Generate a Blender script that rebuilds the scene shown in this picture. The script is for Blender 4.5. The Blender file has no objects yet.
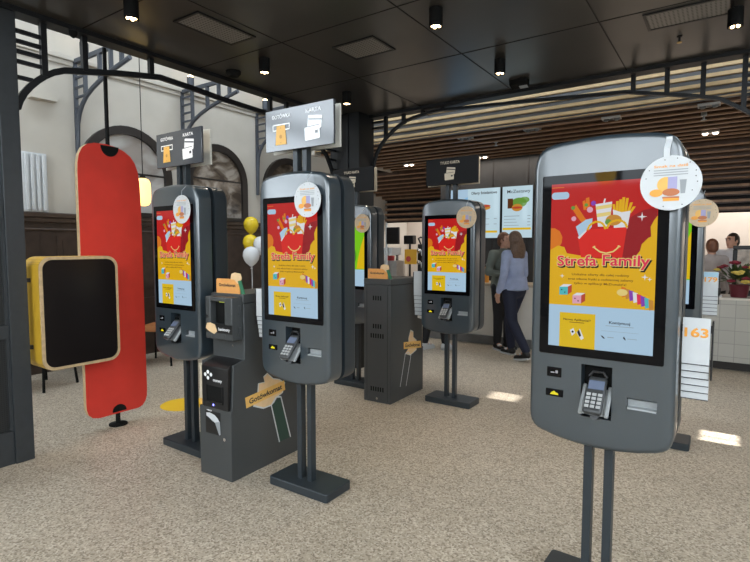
import bpy, bmesh, math, random
from mathutils import Vector, Matrix
R = math.radians
random.seed(7)
scene = bpy.context.scene
C = scene.collection

# ------------------------------------------------------------------ materials
def mat(name, col, rough=0.5, metal=0.0, spec=0.5, emit=0.0, noise=0.0, nscale=40.0, bump=0.0, coat=0.0):
    m = bpy.data.materials.new(name); m.use_nodes = True
    nt = m.node_tree; b = nt.nodes['Principled BSDF']
    c4 = (*col, 1)
    b.inputs['Base Color'].default_value = c4
    b.inputs['Roughness'].default_value = rough
    b.inputs['Metallic'].default_value = metal
    b.inputs['Specular IOR Level'].default_value = spec
    if coat:
        b.inputs['Coat Weight'].default_value = coat
        b.inputs['Coat Roughness'].default_value = 0.17
    if emit:
        b.inputs['Emission Color'].default_value = c4
        b.inputs['Emission Strength'].default_value = emit
    if noise or bump:
        tc = nt.nodes.new('ShaderNodeTexCoord')
        n = nt.nodes.new('ShaderNodeTexNoise'); n.inputs['Scale'].default_value = nscale
        n.inputs['Detail'].default_value = 4
        nt.links.new(tc.outputs['Object'], n.inputs['Vector'])
        if noise:
            r = nt.nodes.new('ShaderNodeValToRGB')
            r.color_ramp.elements[0].position = 0.3; r.color_ramp.elements[1].position = 0.7
            r.color_ramp.elements[0].color = (*[max(0, v*(1-noise)) for v in col], 1)
            r.color_ramp.elements[1].color = (*[min(1, v*(1+noise)) for v in col], 1)
            nt.links.new(n.outputs['Fac'], r.inputs['Fac'])
            nt.links.new(r.outputs['Color'], b.inputs['Base Color'])
        if bump:
            bp = nt.nodes.new('ShaderNodeBump'); bp.inputs['Strength'].default_value = bump
            bp.inputs['Distance'].default_value = 0.004
            nt.links.new(n.outputs['Fac'], bp.inputs['Height'])
            nt.links.new(bp.outputs['Normal'], b.inputs['Normal'])
    return m

def screen(name, col, e):
    """a lit display pixel area: emits, with a glossy glass front"""
    m = mat(name, col, 0.06, 0, 0.2)
    b = m.node_tree.nodes['Principled BSDF']
    b.inputs['Base Color'].default_value = (0.01, 0.01, 0.01, 1)
    b.inputs['Emission Color'].default_value = (*col, 1)
    b.inputs['Emission Strength'].default_value = e
    return m

def floor_mat():
    m = mat('terrazzo_floor', (.4, .36, .31), .42, 0, .4)
    nt = m.node_tree; b = nt.nodes['Principled BSDF']
    tc = nt.nodes.new('ShaderNodeTexCoord')
    v = nt.nodes.new('ShaderNodeTexVoronoi'); v.inputs['Scale'].default_value = 105
    r = nt.nodes.new('ShaderNodeValToRGB'); r.color_ramp.interpolation = 'CONSTANT'
    cols = [(.27, .222, .17), (.46, .395, .315), (.54, .475, .385), (.37, .315, .245), (.64, .58, .49), (.48, .415, .33)]
    els = r.color_ramp.elements
    while len(els) < 6: els.new(.5)
    for i, c in enumerate(cols):
        els[i].position = [0, .17, .40, .6, .72, .85][i]; els[i].color = (*c, 1)
    n = nt.nodes.new('ShaderNodeTexNoise'); n.inputs['Scale'].default_value = 1.1; n.inputs['Detail'].default_value = 3
    mx = nt.nodes.new('ShaderNodeMix'); mx.data_type = 'RGBA'; mx.blend_type = 'MULTIPLY'; mx.inputs[0].default_value = 1
    r2 = nt.nodes.new('ShaderNodeValToRGB')
    r2.color_ramp.elements[0].position = .3; r2.color_ramp.elements[0].color = (.88, .87, .86, 1)
    r2.color_ramp.elements[1].position = .7; r2.color_ramp.elements[1].color = (1.05, 1.04, 1.03, 1)
    L = nt.links
    L.new(tc.outputs['Object'], v.inputs['Vector']); L.new(tc.outputs['Object'], n.inputs['Vector'])
    sx = nt.nodes.new('ShaderNodeSeparateColor'); L.new(v.outputs['Color'], sx.inputs[0])
    L.new(sx.outputs[0], r.inputs['Fac']); L.new(n.outputs['Fac'], r2.inputs['Fac'])
    L.new(r.outputs['Color'], mx.inputs[6]); L.new(r2.outputs['Color'], mx.inputs[7])
    L.new(mx.outputs[2], b.inputs['Base Color'])
    return m

def brick_mat(name, c1, c2, sx, rough):
    m = mat(name, c1, rough)
    nt = m.node_tree; b = nt.nodes['Principled BSDF']
    tc = nt.nodes.new('ShaderNodeTexCoord'); mp = nt.nodes.new('ShaderNodeMapping')
    mp.inputs['Rotation'].default_value = (R(90), 0, 0)
    t = nt.nodes.new('ShaderNodeTexBrick'); t.offset = 0
    t.inputs['Color1'].default_value = (*c1, 1); t.inputs['Color2'].default_value = (*[x*.94 for x in c1], 1)
    t.inputs['Mortar'].default_value = (*c2, 1); t.inputs['Scale'].default_value = 1
    t.inputs['Mortar Size'].default_value = .004
    t.inputs['Brick Width'].default_value = sx; t.inputs['Row Height'].default_value = sx
    nt.links.new(tc.outputs['Object'], mp.inputs[0]); nt.links.new(mp.outputs[0], t.inputs['Vector'])
    nt.links.new(t.outputs['Color'], b.inputs['Base Color'])
    return m

def grid_mat(name, c1, c2, scale, rough=.5, metal=.0):
    """fine perforation: dark dots on a sheet"""
    m = mat(name, c1, rough, metal)
    nt = m.node_tree; b = nt.nodes['Principled BSDF']
    tc = nt.nodes.new('ShaderNodeTexCoord')
    v = nt.nodes.new('ShaderNodeTexVoronoi'); v.inputs['Scale'].default_value = scale; v.inputs['Randomness'].default_value = 0
    r = nt.nodes.new('ShaderNodeValToRGB')
    r.color_ramp.elements[0].position = .30; r.color_ramp.elements[0].color = (*c2, 1)
    r.color_ramp.elements[1].position = .36; r.color_ramp.elements[1].color = (*c1, 1)
    nt.links.new(tc.outputs['Object'], v.inputs['Vector']); nt.links.new(v.outputs['Distance'], r.inputs['Fac'])
    nt.links.new(r.outputs['Color'], b.inputs['Base Color'])
    return m

M = dict(
    floor=floor_mat(),
    plaster=mat('wall_plaster', (.52, .485, .43), .8, noise=.06, nscale=2.0, bump=.1),
    kitchen=mat('kitchen_wall', (.62, .54, .47), .6, noise=.04, nscale=3),
    ceil=mat('ceiling_black_panels', (.046, .043, .040), .30, .0, .8, noise=.15, nscale=3),
    ceilmesh=grid_mat('ceiling_perforated_sheet', (.22, .21, .20), (.02, .02, .02), 36, .4),
    seam=mat('ceiling_seam', (.006, .006, .006), .6),
    part=mat('partition_steel', (.034, .038, .042), .42, .1, .5, noise=.08, nscale=20),
    steel=mat('dark_steel', (.010, .011, .013), .45, .1, .4, noise=.1, nscale=20),
    bracket=mat('grey_blue_steel', (.075, .085, .105), .5, .2),
    kiosk=mat('kiosk_grey_paint', (.028, .042, .054), .30, 0, .9, noise=.05, nscale=300, coat=1.0),
    kiosk_side=mat('kiosk_side_paint', (.024, .032, .039), .38, 0, .5, noise=.05, nscale=200),
    machine=mat('cash_machine_grey', (.052, .056, .058), .42, 0, .5, noise=.06, nscale=250),
    black=mat('black_plastic', (.008, .008, .009), .35, 0, .5, noise=.1, nscale=80),
    blackmatte=mat('black_matte', (.005, .005, .005), .75, 0, .2),
    gloss=mat('bezel_glass', (.003, .003, .004), .04, 0, .16),
    lightgrey=mat('light_grey_plastic', (.33, .35, .36), .4, noise=.04, nscale=60),
    midgrey=mat('mid_grey_plastic', (.13, .14, .145), .4, noise=.05, nscale=60),
    white=mat('white_card', (.60, .62, .64), .5, noise=.02, nscale=30),
    cream=mat('cream_board', (.60, .52, .40), .6, noise=.04, nscale=30),
    disc_cream=mat('kraft_disc', (.58, .44, .29), .6, noise=.05, nscale=30),
    sign_dark=mat('sign_slate', (.060, .066, .078), .14, 0, 1.0, noise=.03, nscale=20),
    sign_black=mat('sign_black', (.010, .010, .011), .55, 0, .2, noise=.03, nscale=20),
    sign_white=mat('sign_white_print', (.92, .93, .95), .25, 0, .8),
    sign_cream=mat('sign_cream_print', (.62, .53, .40), .5),
    note=mat('sign_orange_print', (.80, .45, .10), .4),
    line=mat('print_dark', (.02, .02, .025), .5),
    greyprint=mat('print_grey', (.30, .32, .34), .5),
    orange=mat('orange_print', (.85, .36, .05), .5),
    kraft=mat('orange_banner', (.78, .36, .10), .55, noise=.05, nscale=40),
    tan=mat('tan_hand_print', (.78, .54, .30), .55, noise=.04, nscale=40),
    banner=mat('banner_tan', (.80, .47, .13), .55, noise=.04, nscale=40),
    sleeve=mat('dark_green_print', (.025, .060, .045), .5),
    green=mat('green_sleeve', (.03, .16, .08), .5),
    red=mat('red_board_paint', (.62, .040, .026), .5, 0, .4, noise=.06, nscale=6),
    ply=mat('plywood_edge', (.50, .36, .20), .6, noise=.15, nscale=30),
    yellow=mat('yellow_laminate', (.72, .42, .03), .4, noise=.03, nscale=20),
    yellowbox=grid_mat('yellow_perforated', (.62, .37, .03), (.42, .24, .015), 55, .45),
    tv=mat('tv_glass', (.008, .006, .006), .3, 0, .3),
    wood=mat('dark_wainscot', (.042, .026, .019), .45, noise=.3, nscale=8),
    wood2=mat('wainscot_moulding', (.058, .038, .028), .4, noise=.25, nscale=8),
    frame_dark=mat('window_frame_dark', (.022, .017, .015), .4, noise=.1, nscale=10),
    slat=mat('brown_slat', (.085, .045, .028), .45, noise=.25, nscale=9),
    slatlit=mat('tan_slat', (.62, .46, .26), .5, noise=.12, nscale=9),
    slatback=mat('slat_backing', (.010, .008, .008), .8),
    fascback=mat('fascia_grey_sheet', (.12, .13, .145), .45, noise=.1, nscale=5),
    menuwall=mat('menu_wall_board', (.030, .029, .030), .5, noise=.15, nscale=6),
    counter=mat('counter_white_front', (.78, .73, .66), .2, 0, .6, noise=.03, nscale=4),
    counter_top=mat('counter_top', (.56, .46, .34), .35, noise=.08, nscale=12),
    plinth=mat('plinth_grey', (.16, .155, .15), .45, noise=.1, nscale=10),
    tile=brick_mat('counter_tiles', (.56, .54, .49), (.40, .38, .35), .165, .25),
    glow=mat('lamp_warm_led', (1.0, .72, .38), .5, emit=14),
    glowbulb=mat('spot_bulb_warm', (1.0, .84, .70), .5, emit=8),
    pend=mat('pendant_glass', (1.0, .66, .22), .4, emit=2.2),
    pend2=mat('pendant_glass_bright', (1.0, .62, .12), .4, emit=9),
    led=mat('blue_led', (.25, .25, 1.0), .4, emit=3),
    chrome=mat('chrome', (.6, .6, .62), .2, 1),
    steel_light=mat('appliance_steel', (.45, .44, .43), .35, .6, noise=.08, nscale=12),
    chair=mat('orange_leather', (.42, .16, .05), .5, noise=.12, nscale=20),
    gold=mat('brass', (.6, .42, .15), .35, .8),
    balloon_y=mat('balloon_yellow', (.85, .62, .03), .25),
    balloon_w=mat('balloon_white', (.75, .76, .78), .25),
    skin=mat('skin', (.55, .30, .21), .5, noise=.06, nscale=40),
    hair=mat('brown_hair', (.13, .075, .048), .5, noise=.4, nscale=60, bump=.6),
    hairdark=mat('dark_hair', (.03, .018, .012), .5, noise=.3, nscale=60, bump=.5),
    hairred=mat('auburn_hair', (.15, .06, .03), .5, noise=.3, nscale=60, bump=.5),
    lavender=mat('lavender_shirt', (.34, .39, .56), .8, noise=.08, nscale=14, bump=.4),
    olive=mat('grey_green_shirt', (.15, .17, .145), .8, noise=.08, nscale=14, bump=.4),
    navy=mat('navy_trousers', (.012, .016, .040), .75, noise=.1, nscale=20, bump=.3),
    blackcloth=mat('black_trousers', (.010, .010, .013), .75, noise=.1, nscale=20, bump=.3),
    staffshirt=mat('grey_staff_shirt', (.36, .33, .33), .8, noise=.08, nscale=14, bump=.3),
    staffwhite=mat('white_staff_shirt', (.62, .62, .66), .8, noise=.06, nscale=14, bump=.3),
    leaf=mat('leaf_green', (.05, .09, .025), .6, noise=.3, nscale=30),
    flowerred=mat('flower_dark_red', (.22, .012, .03), .6, noise=.3, nscale=60),
    floweryel=mat('flower_yellow', (.66, .50, .10), .6, noise=.2, nscale=60),
    pot=mat('dark_red_pot', (.12, .01, .02), .5),
    amber=mat('amber_poster', (.80, .42, .03), .5),
    redpack=mat('red_cups', (.55, .06, .06), .5),
    sticker=mat('yellow_floor_sticker', (.80, .50, .02), .5),
    emblack=mat('device_black', (.01, .01, .011), .4),
    sil=mat('terminal_grey', (.06, .063, .066), .32, .2),
    keys=mat('terminal_keys', (.42, .43, .43), .5),
    termscr=mat('terminal_screen', (.14, .17, .25), .1),
    yellowicon=screen('icon_yellow', (.95, .85, .02), .9),
    whiteicon=screen('icon_white', (.8, .8, .85), .5),
)
S = {k: screen('display_'+k, c, e*.8) for k, (c, e) in dict(
    red=((.62, .012, .010), .95), boxred=((.80, .018, .012), 1.0), dkred=((.38, .006, .012), .9), yellow=((.92, .52, .004), .95),
    orange=((.86, .22, .01), .95), blue=((.50, .72, .92), .95), tile=((.90, .60, .006), .95), dark=((.04, .02, .02), .4), brown=((.20, .06, .01), .6),
    white=((.90, .92, .95), .95), pink=((.85, .03, .10), 1.0), cream=((.95, .75, .25), .95), teal=((.10, .62, .66), .9), purple=((.30, .06, .55), .9),
    rose=((.90, .45, .60), .95), bun=((.72, .32, .04), .9), lime=((.24, .72, .01), .95), limedk=((.10, .42, .01), .9), grey=((.42, .50, .56), .8), menu=((.62, .82, .92), 1.0),
    sky=((.25, .58, .92), 1.0), leafgreen=((.18, .42, .06), .85), tomato=((.62, .08, .03), .9)).items()}

# ------------------------------------------------------------------ mesh builder
class MB:
    def __init__(s): s.bm = bmesh.new()
    def poly(s, pts):
        vs = [s.bm.verts.new(p) for p in pts]
        try: return s.bm.faces.new(vs)
        except ValueError: return None
    def box(s, x0, x1, y0, y1, z0, z1, mtx=None):
        P = [(x, y, z) for x in (x0, x1) for y in (y0, y1) for z in (z0, z1)]
        if mtx: P = [mtx @ Vector(p) for p in P]
        v = [s.bm.verts.new(p) for p in P]
        for f in ((0, 1, 3, 2), (4, 6, 7, 5), (0, 4, 5, 1), (2, 3, 7, 6), (0, 2, 6, 4), (1, 5, 7, 3)):
            s.bm.faces.new([v[i] for i in f])
        return s
    def prism(s, pts, fr, w0, w1):
        a = [s.bm.verts.new(fr(u, v, w0)) for u, v in pts]; b = [s.bm.verts.new(fr(u, v, w1)) for u, v in pts]
        n = len(pts)
        s.bm.faces.new(a[::-1]); s.bm.faces.new(b)
        for i in range(n): s.bm.faces.new((a[i], a[(i+1) % n], b[(i+1) % n], b[i]))
        return s
    def tube(s, path, r, n=10, close=False, square=False):
        path = [Vector(p) for p in path]; rings = []
        up0 = None
        for i, p in enumerate(path):
            if close: t = path[(i+1) % len(path)] - path[i-1]
            else: t = path[min(i+1, len(path)-1)] - path[max(i-1, 0)]
            t.normalize()
            if up0 is None:
                up0 = Vector((0, 0, 1)) if abs(t.z) < .9 else Vector((1, 0, 0))
            u = (up0 - t*up0.dot(t)); u.normalize(); up0 = u
            w = t.cross(u)
            rr = r[i] if isinstance(r, list) else r
            if square:
                a, b = (rr if not isinstance(rr, tuple) else rr[0]), (rr if not isinstance(rr, tuple) else rr[1])
                rings.append([s.bm.verts.new(p + u*x*a + w*y*b) for x, y in ((1, 1), (-1, 1), (-1, -1), (1, -1))])
            else:
                rings.append([s.bm.verts.new(p + (u*math.cos(k*2*math.pi/n) + w*math.sin(k*2*math.pi/n))*rr) for k in range(n)])
        m = len(rings); k = len(rings[0])
        for i in range(m if close else m-1):
            A, B = rings[i], rings[(i+1) % m]
            for j in range(k): s.bm.faces.new((A[j], A[(j+1) % k], B[(j+1) % k], B[j]))
        if not close:
            s.bm.faces.new(rings[0][::-1]); s.bm.faces.new(rings[-1])
        return s
    def cyl(s, x, y, z0, z1, r, n=20, r2=None):
        return s.lathe([(r, z0), (r if r2 is None else r2, z1)], (x, y, 0), n)
    def lathe(s, prof, o=(0, 0, 0), n=24):
        rings = [[s.bm.verts.new((o[0]+r*math.cos(2*math.pi*k/n), o[1]+r*math.sin(2*math.pi*k/n), o[2]+z)) for k in range(n)] for r, z in prof]
        for A, B in zip(rings, rings[1:]):
            for j in range(n): s.bm.faces.new((A[j], A[(j+1) % n], B[(j+1) % n], B[j]))
        s.bm.faces.new(rings[0][::-1]); s.bm.faces.new(rings[-1])
        return s
    def ball(s, c, r, mtx=None, u=16, v=10):
        r = r if isinstance(r, (tuple, list)) else (r, r, r)
        T = Matrix.Translation(c) @ (mtx.to_4x4() if mtx else Matrix()) @ Matrix.Diagonal((*r, 1))
        bmesh.ops.create_uvsphere(s.bm, u_segments=u, v_segments=v, radius=1, matrix=T)
        return s
    def cone(s, p, q, ra, rb, n=12):
        """a closed tapered limb with round ends"""
        s.ball(p, ra, u=n, v=8); s.ball(q, rb, u=n, v=8)
        s.tube([p, q], [ra, rb], n); return s
    def text(s, txt, fr, u, v, h, width=None, bold=0.0, rot=0.0, w=0.0, align='c', grow=0.0):
        """flat lettering: capital height h centred (or left aligned) at u, v of the frame"""
        key = (txt, round(bold+grow, 4))
        if key not in TXT:
            cu = bpy.data.curves.new('lettering', 'FONT'); cu.body = txt; cu.size = 1; cu.resolution_u = 3
            cu.offset = bold+grow
            ob = bpy.data.objects.new('lettering', cu); C.objects.link(ob)
            dg = bpy.context.evaluated_depsgraph_get(); dg.update()
            me = bpy.data.meshes.new_from_object(ob.evaluated_get(dg))
            TXT[key] = ([tuple(q.co) for q in me.vertices], [tuple(p.vertices) for p in me.polygons])
            bpy.data.objects.remove(ob); bpy.data.curves.remove(cu); bpy.data.meshes.remove(me)
        base = TXT[key]
        vs, fs = base
        if not vs: return s
        x0 = min(p[0] for p in vs)+grow; x1 = max(p[0] for p in vs)-grow
        k = h/.70
        kx = k if width is None else width/(x1-x0)
        cx = (x0+x1)/2 if align == 'c' else x0
        c, sn = math.cos(rot), math.sin(rot)
        nv = []
        for x, y, z in vs:
            a, b = (x-cx)*kx, (y-.35)*k
            nv.append(s.bm.verts.new(fr(u+a*c-b*sn, v+a*sn+b*c, w)))
        for f in fs:
            try: s.bm.faces.new([nv[i] for i in f])
            except ValueError: pass
        return s
    def build(s, name, m, parent=None, smooth=False, bevel=0, seg=2, loc=None, fixn=True):
        me = bpy.data.meshes.new(name)
        if fixn: bmesh.ops.recalc_face_normals(s.bm, faces=s.bm.faces)
        s.bm.to_mesh(me); s.bm.free()
        ob = bpy.data.objects.new(name, me); C.objects.link(ob)
        if m: me.materials.append(m)
        if parent: ob.parent = parent
        if loc: ob.location = loc
        if smooth:
            me.shade_smooth(); me.set_sharp_from_angle(angle=R(35))
        if bevel:
            b = ob.modifiers.new('bevel', 'BEVEL'); b.width = bevel; b.segments = seg; b.limit_method = 'ANGLE'; b.angle_limit = R(40)
            me.shade_smooth(); me.set_sharp_from_angle(angle=R(60))
        return ob
TXT = {}

def tag(o, label, cat, group=None, kind=None):
    if label: o['label'] = label
    if cat: o['category'] = cat
    if group: o['group'] = group
    if kind: o['kind'] = kind
    return o
def thing(name, label, cat, loc=(0, 0, 0), rz=0, group=None):
    o = bpy.data.objects.new(name, None); o.empty_display_size = .1; C.objects.link(o)
    o.location = loc; o.rotation_euler = (0, 0, rz)
    return tag(o, label, cat, group)
def struct(mb, name, m, label=None, **k):
    o = mb.build(name, m, **k); o['kind'] = 'structure'
    if label: o['label'] = label
    return o
def copy_tree(o, parent=None):
    c = o.copy(); C.objects.link(c)
    if parent: c.parent = parent
    for ch in list(o.children): copy_tree(ch, c)
    return c
def rounded(u0, u1, v0, v1, r, n=5):
    P = []
    for cu, cv, a in ((u1-r, v1-r, 0), (u0+r, v1-r, 90), (u0+r, v0+r, 180), (u1-r, v0+r, 270)):
        for i in range(n+1):
            t = R(a+90*i/n); P.append((cu+r*math.cos(t), cv+r*math.sin(t)))
    return P
def circ(u, v, r, n=28, r2=None):
    return [(u+r*math.cos(2*math.pi*i/n), v+(r2 or r)*math.sin(2*math.pi*i/n)) for i in range(n)]
def quad(u0, u1, v0, v1): return [(u0, v0), (u1, v0), (u1, v1), (u0, v1)]
FRONT = lambda off=0.0: (lambda u, v, w: (u, off-w, v))          # a face looking towards -Y
def flat(pts, fr, w, name, m, parent):
    mb = MB(); 
    for p in (pts if isinstance(pts[0], list) else [pts]): mb.poly([fr(u, v, w) for u, v in p])
    return mb.build(name, m, parent, fixn=False)

# ------------------------------------------------------------------ setting
struct(MB().box(-12, 6.5, -7, 14, -.1, 0), 'floor', M['floor'])
mb = MB(); mb.box(-7.1, -6.9, -7, -5.2, 0, 6); mb.box(-7.1, -6.9, -1.0, 14, 0, 6); mb.box(-7.1, -6.9, -5.2, -1.0, 0, 2.5); mb.box(-7.1, -6.9, -5.2, -1.0, 5.3, 6)
struct(mb, 'wall_left', M['plaster'])
mb = MB()
for y in (-5.2, -1.0): mb.box(-7.04, -6.96, y-.05, y+.05, 2.5, 5.3)
for z in (2.52, 3.85, 5.28): mb.box(-7.04, -6.96, -5.2, -1.0, z-.10, z+.10)
struct(mb, 'window_5', M['frame_dark'])
# unseen hall roof, added to limit daylight; strips cut to light fascia and wall
mb = MB(); mb.box(-7.1, 4.7, -7, 0, 6, 6.15); mb.box(-7.1, -5.8, 0, 14, 6, 6.15); mb.box(-4.9, 4.7, 0, 5.62, 6, 6.15); mb.box(-4.9, 4.7, 6.3, 14, 6, 6.15); mb.box(-5.8, -4.9, 9, 14, 6, 6.15)
struct(mb, 'added_hall_roof', M['plaster'])
struct(MB().box(-6.9, 4.5, 11.5, 11.7, 0, 6), 'wall_kitchen', M['kitchen'])
# unseen wall on the right, openings added for even light and the sunbeam
mb = MB(); mb.box(4.5, 4.7, -7, -5.5, 0, 6); mb.box(4.5, 4.7, -5.5, 1.5, 0, 2.2); mb.box(4.5, 4.7, -5.5, 1.5, 5.4, 6); mb.box(4.5, 4.7, 1.5, 4.95, 0, 6); mb.box(4.5, 4.7, 5.22, 14, 0, 6); mb.box(4.5, 4.7, 4.95, 5.22, 0, 2.70); mb.box(4.5, 4.7, 4.95, 5.22, 3.2, 6)
struct(mb, 'wall_right', M['plaster'])
mb = MB()
mb.box(4.58, 4.62, 4.95, 5.03, 2.70, 3.2); mb.box(4.58, 4.62, 5.16, 5.22, 2.70, 3.2)
mb.box(4.58, 4.62, 5.03, 5.16, 2.70, 2.725); mb.box(4.58, 4.62, 5.03, 5.16, 2.865, 3.105); mb.box(4.58, 4.62, 5.03, 5.16, 3.18, 3.2)
mb.box(4.59, 4.61, 5.03, 5.16, 2.785, 2.793); mb.box(4.59, 4.61, 5.068, 5.072, 2.725, 2.865); mb.box(4.58, 4.62, 5.03, 5.09, 3.105, 3.18); mb.box(4.58, 4.62, 5.125, 5.16, 2.725, 2.865)
struct(mb, 'window_3', M['frame_dark'])  # invented bars, shaped to cut the sunbeam into floor patches
# wall behind the viewer with a high window band
mb = MB(); mb.box(-6.9, 4.5, -7, -6.8, 0, 2.75); mb.box(-6.9, -5.6, -7, -6.8, 2.75, 6); mb.box(3.6, 4.5, -7, -6.8, 2.75, 6)
struct(mb, 'wall_back', M['plaster'])
mb = MB()
for x in (-5.6, -4.0, -2.4, -.8, .8, 2.4, 3.6): mb.box(x-.05, x+.05, -6.95, -6.85, 2.75, 6)
for z in (2.77, 4.2, 5.95): mb.box(-5.6, 3.6, -6.95, -6.85, z-.08, z+.08)
struct(mb, 'window_4', M['frame_dark'])

# wainscot and cornice
mb = MB(); mb.box(-6.9, -6.86, -2, 8.8, 0, 1.9)
for y in [-.2+i*.78 for i in range(11)]:
    mb.prism(quad(y+.1, y+.68, .95, 1.68), lambda u, v, w: (-6.86+w, u, v), 0, .018)
    mb.prism(quad(y+.16, y+.62, 1.01, 1.62), lambda u, v, w: (-6.842+w, u, v), 0, .012)
    mb.prism(quad(y+.1, y+.68, .14, .82), lambda u, v, w: (-6.86+w, u, v), 0, .018)
struct(mb, 'trim_1', M['wood'], 'dark wooden wainscot panelling')
mb = MB(); mb.box(-6.9, -6.81, -2, 8.8, 1.90, 1.96); mb.box(-6.9, -6.83, -2, 8.8, 1.84, 1.90); mb.box(-6.9, -6.845, -2, 8.8, 1.74, 1.77)
struct(mb, 'trim_2', M['wood2'], bevel=.01)
mb = MB(); mb.box(-6.9, -6.84, -6, 11.4, 3.86, 3.92); mb.box(-6.9, -6.87, -6, 11.4, 3.80, 3.86)
struct(mb, 'trim_3', M['plaster'], 'plaster cornice line', bevel=.01)
mb = MB(); mb.box(-6.9, -6.82, 2.66, 2.93, 1.96, 2.66)
for i in range(4): mb.box(-6.82, -6.79, 2.68+i*.062, 2.72+i*.062, 1.98, 2.64)
struct(mb, 'trim_4', M['white'], 'white fluted panel above the wainscot', bevel=.008)
mb = MB(); mb.box(-6.9, -6.78, 2.78, 3.06, 3.30, 3.38)
struct(mb, 'trim_5', M['plaster'])

def arch_pts(yc, hw, z0, zs, n=20):
    return [(yc-hw, z0)] + [(yc-hw*math.cos(math.pi*i/n), zs+hw*math.sin(math.pi*i/n)) for i in range(n+1)] + [(yc+hw, z0)]
WL = lambda u, v, w: (-6.9+w, u, v)
def pane_mat(name, c1, c2, c3, scale):  # glass reflections and the view through it painted as mottled base colour
    m = mat(name, c1, .12, 0, .5)
    nt = m.node_tree; b = nt.nodes['Principled BSDF']
    tc = nt.nodes.new('ShaderNodeTexCoord'); mp = nt.nodes.new('ShaderNodeMapping')
    mp.inputs['Scale'].default_value = (1, 1, 1.5)
    n = nt.nodes.new('ShaderNodeTexNoise'); n.inputs['Scale'].default_value = scale; n.inputs['Detail'].default_value = 3; n.inputs['Distortion'].default_value = .6
    r = nt.nodes.new('ShaderNodeValToRGB'); r.color_ramp.elements.new(.5)
    for e, p, c in zip(r.color_ramp.elements, (.38, .52, .66), (c1, c2, c3)): e.position = p; e.color = (*c, 1)
    nt.links.new(tc.outputs['Object'], mp.inputs[0]); nt.links.new(mp.outputs[0], n.inputs['Vector'])
    nt.links.new(n.outputs['Fac'], r.inputs['Fac']); nt.links.new(r.outputs['Color'], b.inputs['Base Color'])
    return m
pm1 = pane_mat('glass_pale_view', (.30, .27, .25), (.46, .45, .44), (.50, .49, .48), 1.6)
pm2 = pane_mat('glass_brown_reflections', (.06, .045, .035), (.14, .11, .085), (.34, .30, .26), 3.5)
for i, (yc, hw, pm) in enumerate(((3.98, .66, pm1), (5.49, .60, pm2), (7.1, .62, pm2))):
    zs = 3.19-hw
    w = bpy.data.objects.new('window_%d' % (1+i if i < 2 else 3+i), None); C.objects.link(w); w['kind'] = 'structure'
    o_ = arch_pts(yc, hw, 1.96, zs); i_ = arch_pts(yc, hw-.11, 2.02, zs)
    mb = MB()
    n = len(o_)
    va = [[mb.bm.verts.new(WL(*p, d)) for p in q] for q, d in ((o_, 0), (o_, .07), (i_, .07), (i_, .01))]
    for k in range(n-1):
        for a, b in ((0, 1), (1, 2), (2, 3)): mb.bm.faces.new((va[a][k], va[a][k+1], va[b][k+1], va[b][k]))
    mb.box(-6.9, -6.80, yc-hw, yc+hw, 1.962, 2.02)
    mb.build('window_frame', M['frame_dark'], w)
    mb = MB(); mb.prism(i_, WL, .012, .02); mb.build('pane', pm, w)
    mb = MB()
    mb.box(-6.885, -6.872, yc-hw+.1, yc+hw-.1, zs+.02, zs+.045)
    mb.build('glazing_bar', M['frame_dark'], w)

# wall brackets (three along the left wall) with a small uplight on the arm
def bracket():
    t = thing('wall_bracket', '', '')
    P = lambda x, z: (x, 0, z)
    mb = MB(); mb.box(-6.885, -6.845, -.02, .02, 2.45, 3.88); mb.box(-6.64, -6.60, -.02, .02, 3.42, 3.88)
    mb.build('upright', M['bracket'], t)
    mb = MB(); mb.box(-6.885, -5.76, -.02, .02, 3.84, 3.89); mb.build('arm', M['bracket'], t)
    path = [(-6.865, 2.50), (-6.855, 2.9), (-6.84, 3.1), (-6.79, 3.22), (-6.71, 3.32), (-6.60, 3.405), (-6.45, 3.475), (-6.25, 3.54), (-5.95, 3.61), (-5.62, 3.67)]
    mb = MB(); mb.tube([P(*q) for q in path], .027, 8); mb.build('brace', M['bracket'], t, smooth=True)
    for z in (3.30, 3.42, 3.54, 3.66, 3.77):
        mb = MB(); mb.box(-6.85, -6.62 if z > 3.4 else -6.74, -.012, .012, z-.012, z+.012); mb.build('rung', M['bracket'], t)
    for x, z in ((-6.27, 3.53), (-6.02, 3.59), (-5.79, 3.635)):
        mb = MB(); mb.box(x-.02, x+.02, -.02, .02, z, 3.85); mb.build('hanger', M['bracket'], t)
    return t
b0 = bracket()
BR = ((3.32, 'grey steel wall bracket nearest the dark screen partition, behind the red board'), (4.86, 'grey steel wall bracket between the two arched windows'),
      (6.35, 'grey steel wall bracket beyond the brown arched window, above the balloons'))
for i, (y, lab) in enumerate(BR):
    o = b0 if i == 0 else copy_tree(b0)
    o.location = (0, y, 0); tag(o, lab, 'bracket', 'wall brackets along the left wall')
for i, (x, y, z, lab) in enumerate(((-6.62, 3.32, 3.89, 'small grey uplight on the wall bracket behind the red board'), (-6.65, 4.86, 3.89, 'small grey uplight on the wall bracket between the arched windows'),
                       (-6.65, 6.35, 3.89, 'small grey uplight on the wall bracket above the balloons'))):
    t = thing('uplight', lab, 'lamp', (x, y, z), 0, 'uplights on the wall brackets')
    MB().lathe([(.045, 0), (.05, .02), (.05, .15), (.04, .15)]).build('housing', M['bracket'], t, smooth=True)
    MB().lathe([(.043, .145), (.04, .165), (.02, .18)]).build('bulb', M['glow'], t, smooth=True)

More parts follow.
